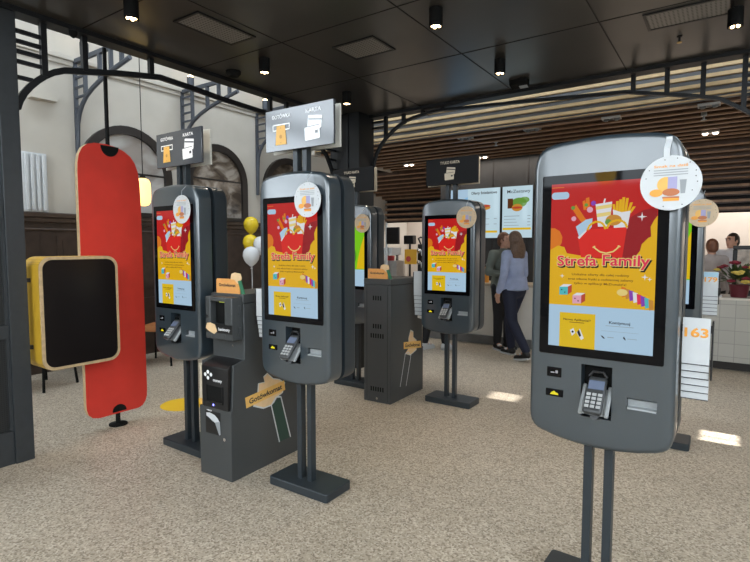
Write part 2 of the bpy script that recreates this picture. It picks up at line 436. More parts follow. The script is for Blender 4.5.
# ------------------------------------------------------------------ pavilion: ceiling, screen partition, arches, corner column
mb = MB(); mb.box(-4.23, .5, .9, 5.54, 3.20, 3.34)
struct(mb, 'ceiling', M['ceil'])
mb = MB(); mb.box(-4.24, -4.10, .9, 5.55, 3.165, 3.20); mb.box(-4.24, .5, 5.40, 5.55, 3.165, 3.20); mb.box(-4.24, .5, .9, .96, 3.165, 3.2)
struct(mb, 'trim_6', M['steel'], 'dark steel edge beam under the ceiling')
mb = MB()
for y in (2.05, 3.1, 4.15): mb.box(-4.1, .5, y-.004, y+.004, 3.197, 3.2)
for x in (-3.05, -1.95, -.85): mb.box(x-.004, x+.004, .96, 5.4, 3.197, 3.2)
struct(mb, 'trim_7', M['seam'], 'thin seams between the black ceiling panels')
mb = MB(); mb.box(-4.25, -3.80, 5.18, 5.50, 0, 3.2); mb.box(-4.0, -3.96, 5.165, 5.18, 0, 3.2)
struct(mb, 'column_corner', M['steel'], 'dark steel corner column between the arches')
mb = MB(); mb.box(.32, .46, 5.36, 5.5, 0, 3.2)
struct(mb, 'column_right', M['steel'])

# screen partition on the left
t = thing('screen_partition', 'tall dark framed screen partition at the left edge with mesh panels', 'partition', (-4.17, 0, 0))
mb = MB(); mb.box(-.045, .045, 1.49, 1.61, 0, 3.165); mb.build('post', M['part'], t, bevel=.004)
mb = MB(); mb.box(-.045, .045, .92, 1.04, 0, 3.165); mb.build('post', M['part'], t, bevel=.004)
for z0, z1 in ((0, .24), (.90, 1.0), (1.74, 1.83), (3.0, 3.165)):
    mb = MB(); mb.box(-.03, .03, 1.04, 1.49, z0, z1); mb.build('rail', M['part'], t, bevel=.004)
pg = grid_mat('partition_mesh', (.02, .021, .022), (.006, .006, .006), 70, .5, .2)
for z0, z1 in ((.24, .90), (1.0, 1.74), (1.83, 3.0)):
    mb = MB(); mb.box(-.012, .012, 1.04, 1.49, z0, z1); mb.build('mesh_panel', pg, t)
    mb = MB(); mb.box(.012, .022, 1.04, 1.06, z0, z1); mb.box(.012, .022, 1.47, 1.49, z0, z1); mb.build('bead', M['part'], t)

def arch(name, label, axis, pts, mull, ladder, ladder2):
    """steel arch hanging under the ceiling edge; pts (a, z) along the arcade"""
    t = thing(name, label, 'arch')
    f = (lambda a, z: (-4.17, a, z)) if axis == 1 else (lambda a, z: (a, 5.48, z))
    mb = MB(); mb.tube([f(a, z) for a, z in pts], (.015, .022), square=True); mb.build('arch_bar', M['steel'], t)
    def z_at(a):
        for (a0, z0), (a1, z1) in zip(pts, pts[1:]):
            if min(a0, a1) <= a <= max(a0, a1) and a0 != a1: return z0+(z1-z0)*(a-a0)/(a1-a0)
        return pts[0][1]
    for a in mull:
        p = f(a, 0); mb = MB(); mb.box(p[0]-.02, p[0]+.02, p[1]-.02, p[1]+.02, z_at(a), 3.17); mb.build('mullion', M['steel'], t)
    for a0, a1, zz in ladder:
        mb = MB(); mb.tube([f(a0, zz), f(a1, zz)], .013, square=True); mb.build('rung', M['steel'], t)
    return t
LP = [(1.612, 2.52), (1.63, 2.575), (1.66, 2.635), (1.70, 2.69), (1.75, 2.745), (1.80, 2.79), (1.865, 2.835), (1.94, 2.87), (2.08, 2.90), (2.37, 2.965), (2.73, 3.03), (3.04, 3.02), (3.40, 3.0), (4.05, 2.985),
      (4.36, 2.96), (4.65, 2.90), (4.85, 2.80), (5.0, 2.68), (5.1, 2.52), (5.16, 2.35), (5.18, 2.2)]
lad = [(1.60, 1.80, z) for z in (3.06, 2.99, 2.92, 2.85)] + [(1.60, 1.72, 2.74)] + [(4.85, 5.18, z) for z in (3.08, 2.98, 2.88)] + [(5.0, 5.18, 2.76), (5.06, 5.18, 2.64), (5.1, 5.18, 2.52)]
arch('steel_arch', 'black steel arch on the left side running from the partition to the corner column', 1, LP, (1.80, 2.09, 2.65, 4.05, 4.30, 4.85), lad, None)
RP = [(-3.80, 2.35), (-3.795, 2.50), (-3.78, 2.62), (-3.74, 2.73), (-3.68, 2.82), (-3.60, 2.905), (-3.50, 2.98), (-3.40, 3.04), (-3.30, 3.08), (-3.22, 3.10), (-3.0, 3.135), (-2.84, 3.14), (-1.8, 3.08), (-.87, 3.02),
      (-.575, 2.953), (-.26, 2.88), (-.11, 2.835), (.0, 2.76), (.11, 2.68), (.2, 2.58), (.28, 2.44), (.32, 2.25)]
lad = [(.07, .32, z) for z in (3.08, 3.0, 2.92, 2.84)] + [(.17, .32, 2.72)] + [(-3.8, -3.60, z) for z in (3.12, 3.05)]
arch('steel_arch', 'black steel arch on the far side in front of the slatted ceiling', 0, RP, (-3.60, -3.34, -3.07, -2.81, -.80, -.52, -.24, .06), lad, None)

# things on the ceiling
def downlight(x, y, lab, h=.125, r=.048):
    t = thing('ceiling_downlight', lab, 'lamp', (x, y, 3.2), 0, 'black downlights under the black ceiling')
    MB().lathe([(r, 0), (r, -h), (r-.008, -h), (r-.008, -h+.02), (.002, -h+.02)], n=20).build('housing', M['blackmatte'], t, smooth=True)
    mb = MB()
    for a, b in ((-1, -1), (-1, 1), (1, -1), (1, 1)): mb.lathe([(.012, -h+.018), (.010, -h+.002)], (a*.017, b*.017, 0), 10)
    mb.build('led', M['glow'], t)
    d = bpy.data.lights.new('spot', 'SPOT'); d.energy = 34; d.color = (1, .86, .68); d.spot_size = R(100); d.spot_blend = .8; d.shadow_soft_size = .04
    o = bpy.data.objects.new('spot', d); C.objects.link(o); o.parent = t; o.location = (0, 0, -h-.01)
DL = [(-3.37, 2.01, 'black square-looking downlight nearest the screen partition, above the red board'), (-3.43, 3.27, 'black cylinder downlight above the sign of the middle kiosk'),
      (-1.74, 3.28, 'black cylinder downlight near the ceiling middle, closest to the viewer'), (-1.73, 4.47, 'black cylinder downlight beside the wedge-shaped ceiling device'),
      (-3.44, 4.47, 'black downlight in front of the corner column'), (-.02, 4.46, 'black cylinder downlight at the far right corner of the ceiling')]
for x, y, l in DL: downlight(x, y, l)
t = thing('ceiling_emergency_light', 'black wedge-shaped emergency light under the far ceiling edge', 'lamp', (-1.78, 5.12, 3.203))
mb = MB(); mb.prism([(-.05, 0), (.05, 0), (.05, -.075), (-.03, -.05)], lambda u, v, w: (w, u, v), -.09, .09); mb.build('housing', M['blackmatte'], t, bevel=.006)
mb = MB(); mb.prism([(.0, -.0605), (.045, -.0742), (.045, -.077), (.0, -.0635)], lambda u, v, w: (w, u, v), .0, .08); mb.build('lens', M['lightgrey'], t)
for x, y, l in ((-3.92, 3.34, 'flat black detector on the ceiling between the left downlights'), ):
    t = thing('smoke_detector', l, 'detector', (x, y, 3.2))
    MB().lathe([(.07, 0), (.07, -.02), (.05, -.045), (.01, -.05)]).build('housing', M['blackmatte'], t, smooth=True)
t = thing('ceiling_camera', 'small dark camera dome at the left ceiling edge by the partition', 'camera', (-4.1, 1.98, 3.165))  # small black camera dome at the ceiling edge
MB().lathe([(.03, 0), (.03, -.03), (.02, -.05), (.005, -.06)], n=14).build('dome', M['blackmatte'], t, smooth=True)
MB().lathe([(.034, 0), (.034, -.012)], n=14).build('collar', M['steel'], t)
t = thing('ceiling_sprinkler', 'small brass sprinkler head under the ceiling at upper right', 'sprinkler', (-.38, 4.78, 3.203))
MB().lathe([(.02, 0), (.02, -.012), (.008, -.015), (.008, -.05)], n=12).build('pipe', M['emblack'], t, smooth=True)
MB().lathe([(.018, -.05), (.018, -.056)], n=12).build('deflector', M['gold'], t)
for x0, x1, y0, y1, l in ((-3.40, -3.15, 2.38, 2.88, 'perforated ceiling vent panel left of the middle, between two downlights'), (-2.75, -2.38, 3.42, 3.72, 'perforated ceiling vent panel above the gap between the middle kiosks'),
                         (-.55, -.05, 4.22, 4.50, 'perforated ceiling vent panel at upper right')):
    t = thing('ceiling_vent', l, 'vent', ((x0+x1)/2, (y0+y1)/2, 3.2)); a, b = (x1-x0)/2, (y1-y0)/2
    MB().box(-a, a, -b, b, -.006, 0).build('perforated_sheet', M['ceilmesh'], t)
    mb = MB(); mb.box(-a-.02, a+.02, -b-.02, -b, -.01, 0); mb.box(-a-.02, a+.02, b, b+.02, -.01, 0); mb.box(-a-.02, -a, -b, b, -.01, 0); mb.box(a, a+.02, -b, b, -.01, 0); mb.build('frame', M['emblack'], t)

# ------------------------------------------------------------------ slatted bulkhead over the counter
mb = MB(); mb.box(-5.5, 4.5, 6.34, 6.40, 3.05, 6); struct(mb, 'wall_fascia', M['fascback'], 'grey sheet behind the pale slats')
mb = MB()
for i in range(16): mb.box(-5.5, 4.5, 6.30, 6.34, 3.085+i*.088, 3.085+i*.088+.036)
mb.box(-5.5, 4.5, 6.29, 6.34, 3.05, 3.056)
struct(mb, 'trim_8', M['slatlit'], 'pale horizontal slats over the far arch')
mb = MB(); SXF = lambda u, v, w: (w, u, v)
mb.prism([(6.40, 3.10), (8.6, 3.10), (8.6, 3.2), (6.40, 3.2)], SXF, -5.5, 4.5)
mb.prism([(8.6, 3.10), (10.56, 2.76), (10.56, 2.12), (10.60, 2.12), (10.60, 2.86), (8.6, 3.2)], SXF, -6.9, 4.5); struct(mb, 'ceiling_kitchen', M['slatback'])
mb = MB(); mb.box(-5.56, -5.5, 6.30, 8.6, 3.0, 6); struct(mb, 'wall_end', M['plaster'], 'pale end of the slatted ceiling')
mb = MB(); mt = MB()
for i in range(9):
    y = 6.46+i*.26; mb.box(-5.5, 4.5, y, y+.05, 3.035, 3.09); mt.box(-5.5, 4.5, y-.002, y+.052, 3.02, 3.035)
for i in range(7):
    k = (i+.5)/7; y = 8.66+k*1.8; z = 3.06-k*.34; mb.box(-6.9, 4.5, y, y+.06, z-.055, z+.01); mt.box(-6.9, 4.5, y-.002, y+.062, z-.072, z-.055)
for i in range(5):
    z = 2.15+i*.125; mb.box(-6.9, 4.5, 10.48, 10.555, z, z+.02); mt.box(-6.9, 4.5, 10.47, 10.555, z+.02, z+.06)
struct(mb, 'trim_9', M['slat'], 'brown ceiling slats'); struct(mt, 'trim_10', mat('slat_edge_lit', (.32, .185, .105), .45, noise=.2, nscale=9), 'tan edges of the brown slats, lit highlight put into the colour')  # tan edge strips paint the light caught by the slat edges
RA = [(-4.79, 8.05, 'above the gap behind the cash machine back'), (-3.40, 8.05, 'beside the sign of the middle far kiosk'), (-.25, 8.02, 'above the staff at the right')]
RB = [(-3.0, 6.53, 'leftmost of the front row'), (-2.09, 6.53, 'second from left of the front row'), (-1.166, 6.5, 'third from left of the front row'), (-.224, 6.48, 'rightmost of the front row')]
for k, (x, y, l) in enumerate(RA+RB):
    t = thing('recessed_spotlight', 'twin ceiling spotlight, '+l, 'lamp', (x, y, 3.02), 0, 'twin spotlights in the slatted ceiling')
    mb = MB(); mb.box(-.10, .10, -.05, -.044, -.012, .015); mb.box(-.10, .10, .044, .05, -.012, .015); mb.box(-.10, -.094, -.044, .044, -.012, .015); mb.box(.094, .10, -.044, .044, -.012, .015)
    mb.build('frame', M['steel_light'], t)
    for dx in (-.055, .055): MB().ball((dx, 0, -.012), (.032, .032, .022), u=12, v=8).build('bulb', M['glowbulb'] if k < 3 else M['midgrey'], t, smooth=True)
for x, y, l in ((-.285, 6.96, 'small sprinkler under the slatted ceiling above the nearest kiosk'), (-2.77, 7.05, 'small sprinkler under the slatted ceiling near the middle far kiosk')):
    t = thing('ceiling_sprinkler', l, 'sprinkler', (x, y, 3.06))
    MB().lathe([(.03, 0), (.03, -.042), (.012, -.045), (.012, -.08), (.03, -.085), (.03, -.09)], n=12).build('head', M['lightgrey'], t, smooth=True)

# menu wall and boards
mb = MB(); mb.box(-4.28, -1.6, 8.3, 8.5, 0, 3.03)
struct(mb, 'wall_menu', M['menuwall'], 'dark board wall carrying the menu screens')
mb = MB()
for x in (-3.9, -3.3, -2.7, -2.1): mb.box(x-.006, x+.006, 8.292, 8.3, 0, 3.03)
struct(mb, 'trim_11', M['frame_dark'])
FM = FRONT(0)
def menu(x0, x1, label):
    t = thing('menu_screen', label, 'screen', ((x0+x1)/2, 8.28, 1.68), 0, 'menu screens on the dark wall')
    a = (x1-x0)/2
    MB().box(-a, a, -.03, .015, 0, .86).build('housing', M['black'], t, bevel=.004)
    return t, a
t, a = menu(-4.13, -3.14, 'lit menu screen with a blue left part, left of the two over the counter')
flat(quad(-a+.012, a-.012, .012, .848), FRONT(-.03), .002, 'display', S['menu'], t)
d = t.children[-1]
flat(quad(-a+.012, -a+.40, .012, .848), FRONT(-.03), .003, 'blue_picture', S['sky'], d)
flat([(-a+.012, .5), (-a+.4, .72), (-a+.4, .848), (-a+.012, .848)], FRONT(-.03), .0035, 'pale_picture', S['blue'], d)
mb = MB(); mb.text('Oferty śniadaniowe', FRONT(-.03), .20, .775, .045, .46, .02, 0, .004); 
mb.build('lettering', S['dark'], d, fixn=False)
flat([circ(.19, .52, .13, 20, .04), circ(.0, .60, .08, 20, .04)], FRONT(-.03), .004, 'picture_sandwich', S['bun'], d)
flat([circ(.19, .55, .13, 20, .025)], FRONT(-.03), .0045, 'picture_salad', S['tomato'], d)
flat([quad(.12, .17, .40, .408), quad(.38, .43, .33, .34), quad(.38, .43, .24, .25), quad(.05, .3, .33, .338), quad(.05, .3, .24, .248)], FRONT(-.03), .004, 'price_lines', S['grey'], d)
flat(quad(-.05, .44, .10, .135), FRONT(-.03), .004, 'yellow_strip', S['tile'], d)
t, a = menu(-3.12, -2.60, 'lit menu screen showing a salad and burger, right of the two over the counter')
flat(quad(-a+.01, a-.01, .012, .848), FRONT(-.03), .002, 'display', S['menu'], t)
d = t.children[-1]
mb = MB(); mb.text('McZestawy', FRONT(-.03), .02, .765, .052, .38, .004, 0, .004); mb.build('lettering', S['dark'], d, fixn=False)
flat([circ(.03, .58, .13, 22, .08), circ(.12, .62, .08, 16, .05)], FRONT(-.03), .004, 'picture_salad', S['leafgreen'], d)
flat([circ(.0, .50, .09, 22, .06)], FRONT(-.03), .005, 'picture_burger', S['bun'], d)
flat([circ(.0, .50, .09, 18, .018)], FRONT(-.03), .006, 'picture_filling', S['tomato'], d)
flat([quad(-.16, -.07, .49, .65)], FRONT(-.03), .0045, 'picture_cup', S['brown'], d)
flat([quad(-.22, .04, .36, .37), quad(-.22, -.02, .31, .318), quad(-.22, 0, .26, .268), quad(-.22, .03, .21, .218)]+[quad(.17, .22, z, z+.01) for z in (.36, .31, .26, .21)], FRONT(-.03), .004, 'price_lines', S['grey'], d)
flat(quad(-.24, .23, .14, .175), FRONT(-.03), .004, 'yellow_strip', S['tile'], d)

# counters
t = thing('service_counter', 'long pale glossy service counter under the menu screens', 'counter', (-3.6, 7.65, 0))
MB().box(-2.6, 2.0, .06, .62, .13, .93).build('front_body', M['counter'], t, bevel=.004)
MB().box(-2.6, 2.0, .0, .62, 0, .13).build('plinth', M['plinth'], t, bevel=.004)
MB().box(-2.62, 2.02, .03, .63, .93, .97).build('worktop', M['counter_top'], t, bevel=.006)
t = thing('tiled_counter', 'pale tiled counter at the far right with flowers on it', 'counter', (.6, 7.72, 0))
MB().box(-.95, 1.4, .04, .62, .10, .88).build('tiled_body', M['tile'], t)
MB().box(-.95, 1.4, .07, .62, 0, .10).build('plinth', M['frame_dark'], t)
MB().box(-.97, 1.42, .02, .64, .88, .91).build('worktop', M['counter'], t, bevel=.005)

# counter-top things behind the cash machine back (left kitchen)
t = thing('order_monitor', 'dark order monitor on a white arm above the far left counter', 'monitor', (-5.05, 7.75, .97))
MB().box(-.02, .24, -.01, .03, .62, .92).build('panel', M['black'], t, bevel=.006)
MB().box(.0, .22, -.014, -.01, .64, .90).build('screen', M['tv'], t)
mb = MB(); mb.tube([(-.05, .04, 0), (-.05, .04, 1.0)], .02); mb.tube([(-.05, .04, .76), (.1, .03, .76)], .015); mb.build('arm', M['white'], t, smooth=True)
t = thing('beverage_machine', 'steel drink machine with white hood and red cups on the far left counter', 'machine', (-5.12, 7.98, .97)); t.scale = (.62, 1, 1)
MB().box(-.30, .28, -.10, .20, 0, .32).build('body', M['steel_light'], t, bevel=.01)
MB().box(-.32, .16, -.14, .18, .42, .56).build('hood', M['white'], t, bevel=.01)
mb = MB(); mb.box(-.28, -.25, .08, .14, .3, .43); mb.box(.08, .11, .08, .14, .3, .43); mb.build('support', M['midgrey'], t)
for i in range(4): MB().lathe([(.03, .32), (.038, .41)], (-.17+i*.085, -.02, 0), 12).build('cup', M['redpack'] if i else M['white'], t, smooth=True)
t = thing('poster_stand', 'amber poster board standing on the far left counter', 'poster', (-4.60, 7.76, .97))
MB().box(-.10, .14, 0, .01, .27, .53).build('board', M['amber'], t)
MB().box(-.14, .14, -.02, .08, .0, .012).build('foot', M['black'], t)
mb = MB(); mb.box(-.01, .01, .01, .02, .0, .5); mb.build('post', M['black'], t)
flat([circ(-.02, .36, .05, 16), ], FRONT(0), .002, 'picture_burger', M['redpack'], t)
t = thing('till', 'small dark till on the far left counter behind the amber poster', 'till', (-4.84, 8.12, .97))
mb = MB(); mb.box(-.10, .10, .0, .12, .62, .78); mb.build('screen_housing', M['black'], t, bevel=.01)
MB().cyl(0, .06, 0, .64, .02).build('pole', M['black'], t); MB().cyl(0, .06, 0, .015, .08).build('foot', M['black'], t)
t = thing('coffee_machine', 'dark and chrome coffee machine at the end of the far left counter', 'machine', (-4.40, 7.88, .97))
MB().box(-.11, .13, 0, .3, 0, .62).build('body', M['black'], t, bevel=.015)
for z in (.1, .3, .5): MB().ball((-.06, -.02, z), .045, u=12, v=8).build('chrome_head', M['chrome'], t, smooth=True)
for z in (.2, .42): MB().lathe([(.03, z), (.04, z+.1)], (.03, -.05, 0), 12).build('jug', M['white'], t, smooth=True)
MB().tube([(-.1, .1, .62), (-.12, .05, .72), (-.05, .0, .74), (.08, .05, .70)], .014).build('pipe', M['black'], t, smooth=True)
t = thing('orange_bottle', 'orange bottle standing on the pale counter below the menu screens', 'bottle', (-3.19, 7.82, .97))
MB().lathe([(.035, 0), (.035, .2), (.03, .24), (.016, .27)], n=16).build('body', M['orange'], t, smooth=True)
MB().lathe([(.018, .27), (.018, .30)], n=12).build('cap', M['white'], t, smooth=True)

# ------------------------------------------------------------------ the ordering kiosk
def half(): return [(.0, 2.0), (.08, 1.997), (.16, 1.990), (.205, 1.983), (.232, 1.975), (.252, 1.962), (.267, 1.942), (.277, 1.915), (.283, 1.88), (.283, .82), (.281, .795), (.275, .772), (.264, .755), (.248, .742), (.225, .733), (.16, .717), (.08, .706), (.0, .702)]
def outline(sc=1.0):
    h = half(); P = h + [(-x, z) for x, z in h[-2:0:-1]]
    return [(x*sc, 1.351+(z-1.351)*(1-(1-sc)*.45)) for x, z in P]
def cabinet(name, m, parent, y0, y1, flip, cut):
    mb = MB(); mb.prism(outline(), lambda u, v, w: (u, w, v), y0, y1)
    bm = mb.bm; bmesh.ops.recalc_face_normals(bm, faces=bm.faces)
    yf = y1 if flip else y0
    ed = [e for e in bm.edges if all(abs(v.co.y-yf) < 1e-5 for v in e.verts)]
    bmesh.ops.bevel(bm, geom=ed, offset=.022, segments=4, profile=.5, affect='EDGES')
    ob = mb.build(name, m, parent)
    if cut:
        for c in cut:
            k = MB(); k.box(*c); ko = k.build('cutter', None)
            md = ob.modifiers.new('cut', 'BOOLEAN'); md.operation = 'DIFFERENCE'; md.object = ko; md.solver = 'EXACT'
            dg = bpy.context.evaluated_depsgraph_get(); dg.update()
            me = bpy.data.meshes.new_from_object(ob.evaluated_get(dg))
            ob.modifiers.clear(); old = ob.data; ob.data = me; bpy.data.meshes.remove(old)
            kd = ko.data; bpy.data.objects.remove(ko); bpy.data.meshes.remove(kd)
    ob.data.shade_smooth(); ob.data.set_sharp_from_angle(angle=R(30))
    return ob

def star(u, v, r): return [(u+r*k*math.cos(R(a)), v+r*k*math.sin(R(a))) for a, k in ((90, 1), (45, .25), (0, 1), (-45, .25), (-90, 1), (-135, .25), (180, 1), (135, .25))]
def band(pts, w):
    """polyline -> list of quads"""
    out = []
    for (a, b), (c, d) in zip(pts, pts[1:]):
        L = math.hypot(c-a, d-b); nx, ny = -(d-b)/L*w, (c-a)/L*w
        out.append([(a+nx, b+ny), (a-nx, b-ny), (c-nx, d-ny), (c+nx, d+ny)])
    return out
FS = FRONT(0)
def artwork(sc):
    def F(pts, k, m, n): return flat(pts, FS, .0046+k*.00015, n, S[m], sc)
    F(quad(-.202, .202, 1.30, 1.812), 0, 'red', 'red_background')
    F([(-.202, 1.535), (-.17, 1.54), (-.155, 1.565), (-.153, 1.59), (-.165, 1.615), (-.185, 1.627), (-.202, 1.628)], 1, 'orange', 'orange_glow')
    F([(.10, 1.66), (.05, 1.5), (.2, 1.5), (.2, 1.7), (.15, 1.69)], 1, 'dkred', 'shade_shape')
    F([(-.202, 1.30), (.202, 1.30), (.202, 1.668), (.19, 1.65), (.179, 1.626), (.182, 1.588), (.171, 1.582), (.15, 1.558), (.145, 1.533), (.124, 1.502), (-.008, 1.50), (-.133, 1.521), (-.144, 1.547), (-.17, 1.554), (-.202, 1.535)], 2, 'yellow', 'yellow_field')
    F(rounded(-.201, -.129, 1.748, 1.778, .013), 2, 'blue', 'cloud_badge')
    F(quad(-.201, -.15, 1.796, 1.799), 2, 'orange', 'small_caption')
    # meal box with its contents
    F([(-.024, 1.721), (.039, 1.729), (.031, 1.630), (-.012, 1.630)], 3, 'white', 'drink_cup')
    F([[(-.022, 1.712), (.0385, 1.720), (.0375, 1.706), (-.021, 1.698)], [(-.018, 1.683), (.0355, 1.690), (.034, 1.675), (-.017, 1.668)]], 4, 'cream', 'cup_stripes')
    F(band([(.008, 1.725), (.012, 1.742)], .003), 4, 'white', 'straw')
    F([[(x, 1.68), (x+.010, 1.68), (x+.010+dx, 1.70+h), (x+dx, 1.70+h)] for x, dx, h in ((.044, -.004, .018), (.053, 0, .030), (.063, .002, .036), (.073, .003, .044), (.083, .006, .040), (.092, .012, .022), (.099, .016, .006))], 4, 'yellow', 'fries')
    F([(.042, 1.697), (.075, 1.685), (.107, 1.690), (.097, 1.62), (.048, 1.62)], 5, 'white', 'fries_carton')
    F([[(-.112, 1.699), (-.101, 1.725), (-.066, 1.670), (-.080, 1.655)], [(-.064, 1.712), (-.062, 1.748), (-.049, 1.751), (-.044, 1.70)], [(-.10, 1.68), (-.09, 1.70), (-.05, 1.65), (-.07, 1.64)], [(-.075, 1.735), (-.066, 1.74), (-.058, 1.70), (-.07, 1.70)]], 3, 'orange', 'carrot_sticks')
    F([circ(-.112, 1.71, .008), circ(-.06, 1.72, .007)], 4, 'leafgreen', 'leaf_tips')
    F(circ(-.032, 1.726, .010, 16), 3, 'purple', 'grape')
    F([circ(-.108, 1.665, .010, 14), circ(-.045, 1.70, .012, 14)], 5, 'rose', 'nuggets')
    F([(-.099, 1.632), (-.06, 1.66), (-.034, 1.665), (-.036, 1.63), (-.080, 1.575)], 4, 'blue', 'snack_bag')
    F(circ(.046, 1.655, .03, 20, .022), 6, 'bun', 'burger_bun')
    F(circ(.026, 1.648, .012, 12), 7, 'leafgreen', 'burger_salad')
    F([(-.090, 1.588), (-.056, 1.619), (.096, 1.626), (.082, 1.505), (-.075, 1.505)], 8, 'boxred', 'meal_box')
    F([(-.090, 1.588), (-.056, 1.619), (-.056, 1.612), (-.084, 1.58)], 9, 'white', 'box_edge')
    F(band([(-.052, 1.617), (-.047, 1.632), (-.036, 1.644), (-.018, 1.651), (-.001, 1.647), (.010, 1.637), (.017, 1.620)], .0042) + band([(.022, 1.622), (.027, 1.636), (.038, 1.648), (.060, 1.655), (.081, 1.649), (.091, 1.639), (.096, 1.624)], .0042), 10, 'yellow', 'box_handles')
    F(band([(-.026, 1.548), (-.018, 1.540), (-.002, 1.528), (.022, 1.522), (.048, 1.529), (.062, 1.541), (.069, 1.551)], .0028) + band([(-.03, 1.545), (-.021, 1.551)], .0026) + band([(.065, 1.553), (.074, 1.548)], .0026), 10, 'cream', 'box_smile')
    F([star(.148, 1.665, .018)], 3, 'white', 'sparkle')
    F([star(-.15, 1.425, .010), star(.165, 1.43, .013), star(.182, 1.422, .009)], 3, 'white', 'sparkle')
    # title
    for k, (dx, dz, g, m, n) in enumerate(((.005, -.006, .045, 'dark', 'title_drop_letters'), (0, 0, .045, 'cream', 'title_rim_letters'), (0, 0, .0, 'pink', 'title_letters'))):
        mb = MB(); mb.text('Strefa', FS, -.092+dx, 1.491+dz, .042, .158, .018, .02, .0066+k*.0002, grow=g); mb.build(n, S[m], sc, fixn=False)
        mb = MB(); mb.text('Family', FS, .096+dx, 1.494+dz, .042, .172, .018, -.01, .0066+k*.0002, grow=g); mb.build(n, S[m], sc, fixn=False)
    mb = MB()
    for txt, z, w in (('Unikalne oferty dla całej rodziny', 1.434, .22), ('oraz własne frytki z codziennej zabawy', 1.415, .25), ('tylko w aplikacji McDonald\'s!', 1.397, .20)):
        mb.text(txt, FS, 0, z, .009, w, .01, 0, .0060)
    mb.build('small_text', S['brown'], sc, fixn=False)
    for u, v, m in ((-.135, 1.366, 'teal'), (-.080, 1.332, 'rose')):
        F([(u-.025, v+.012), (u+.01, v+.014), (u+.01, v-.02), (u-.025, v-.022)], 3, m, 'die_front'); F([(u+.01, v+.014), (u+.026, v+.024), (u+.026, v-.008), (u+.01, v-.02)], 3, 'tomato', 'die_side'); F([(u-.025, v+.012), (u-.008, v+.024), (u+.026, v+.024), (u+.01, v+.014)], 4, 'white', 'die_top')
        F([circ(u-.015, v, .003, 8), circ(u-.002, v-.01, .003, 8)], 5, 'dark', 'die_pips')
    for i, m in enumerate(('orange', 'bun', 'purple', 'white', 'pink', 'purple', 'teal', 'bun')):
        u, v = .088+i*.014, 1.368-i*.0065
        F([(u-.006, v+.022), (u+.012, v+.017), (u+.014, v-.017), (u-.002, v-.022)], 4+i*.3, m, 'spring_ring')
    F(circ(.086, 1.366, .020, 18, .014), 8, 'cream', 'spring_end')
    # lower pale panel
    F(quad(-.202, .202, 1.123, 1.302), 3, 'blue', 'lower_panel')
    F(quad(-.156, -.012, 1.123, 1.270), 4, 'tile', 'app_tile')
    mb = MB(); mb.text('Nowa Aplikacja!?', FS, -.085, 1.242, .009, .11, .015, 0, .0058); mb.build('tile_text', S['dark'], sc, fixn=False)
    F(quad(-.115, -.055, 1.229, 1.2315), 5, 'brown', 'tile_caption')
    F([[(-.112, 1.196), (-.098, 1.206), (-.090, 1.186), (-.104, 1.172)], [(-.085, 1.188), (-.072, 1.206), (-.055, 1.166), (-.066, 1.158)]], 5, 'white', 'tile_phones')
    F([(-.083, 1.190), (-.075, 1.202), (-.066, 1.176), (-.073, 1.170)], 6, 'dark', 'phone_screen'); F(circ(-.101, 1.19, .005, 8), 6, 'dark', 'phone_dot')
    mb = MB(); mb.text('Kontynuuj', FS, .080, 1.242, .011, .078, .02, 0, .0058); mb.build('panel_text', S['dark'], sc, fixn=False)
    F([quad(.028, .132, 1.2265, 1.2285), quad(.012, .150, 1.205, 1.206), quad(.036, .060, 1.179, 1.182), quad(.11, .145, 1.180, 1.182)], 5, 'grey', 'panel_lines')
    F([[(.010, 1.186), (.018, 1.184), (.028, 1.174), (.020, 1.174)], [(.094, 1.183), (.101, 1.176), (.106, 1.174), (.098, 1.190)]], 5, 'dark', 'panel_icons')

def green_art(sc):
    def F(pts, k, m, n): return flat(pts, FS, .0046+k*.00015, n, S[m], sc)
    F(quad(-.202, .202, 1.30, 1.812), 0, 'lime', 'green_background')
    F([circ(-.02, 1.45, .12), [(.0, 1.3), (.08, 1.3), (.06, 1.8), (.02, 1.8)]], 1, 'limedk', 'dark_green_shape')
    F([[(.10, 1.31), (.202, 1.31), (.202, 1.66), (.16, 1.56), (.12, 1.42)]], 2, 'tile', 'yellow_shape')
    F(quad(-.202, .202, 1.123, 1.302), 3, 'blue', 'lower_panel')
    F(quad(-.156, -.012, 1.123, 1.270), 4, 'tile', 'app_tile')

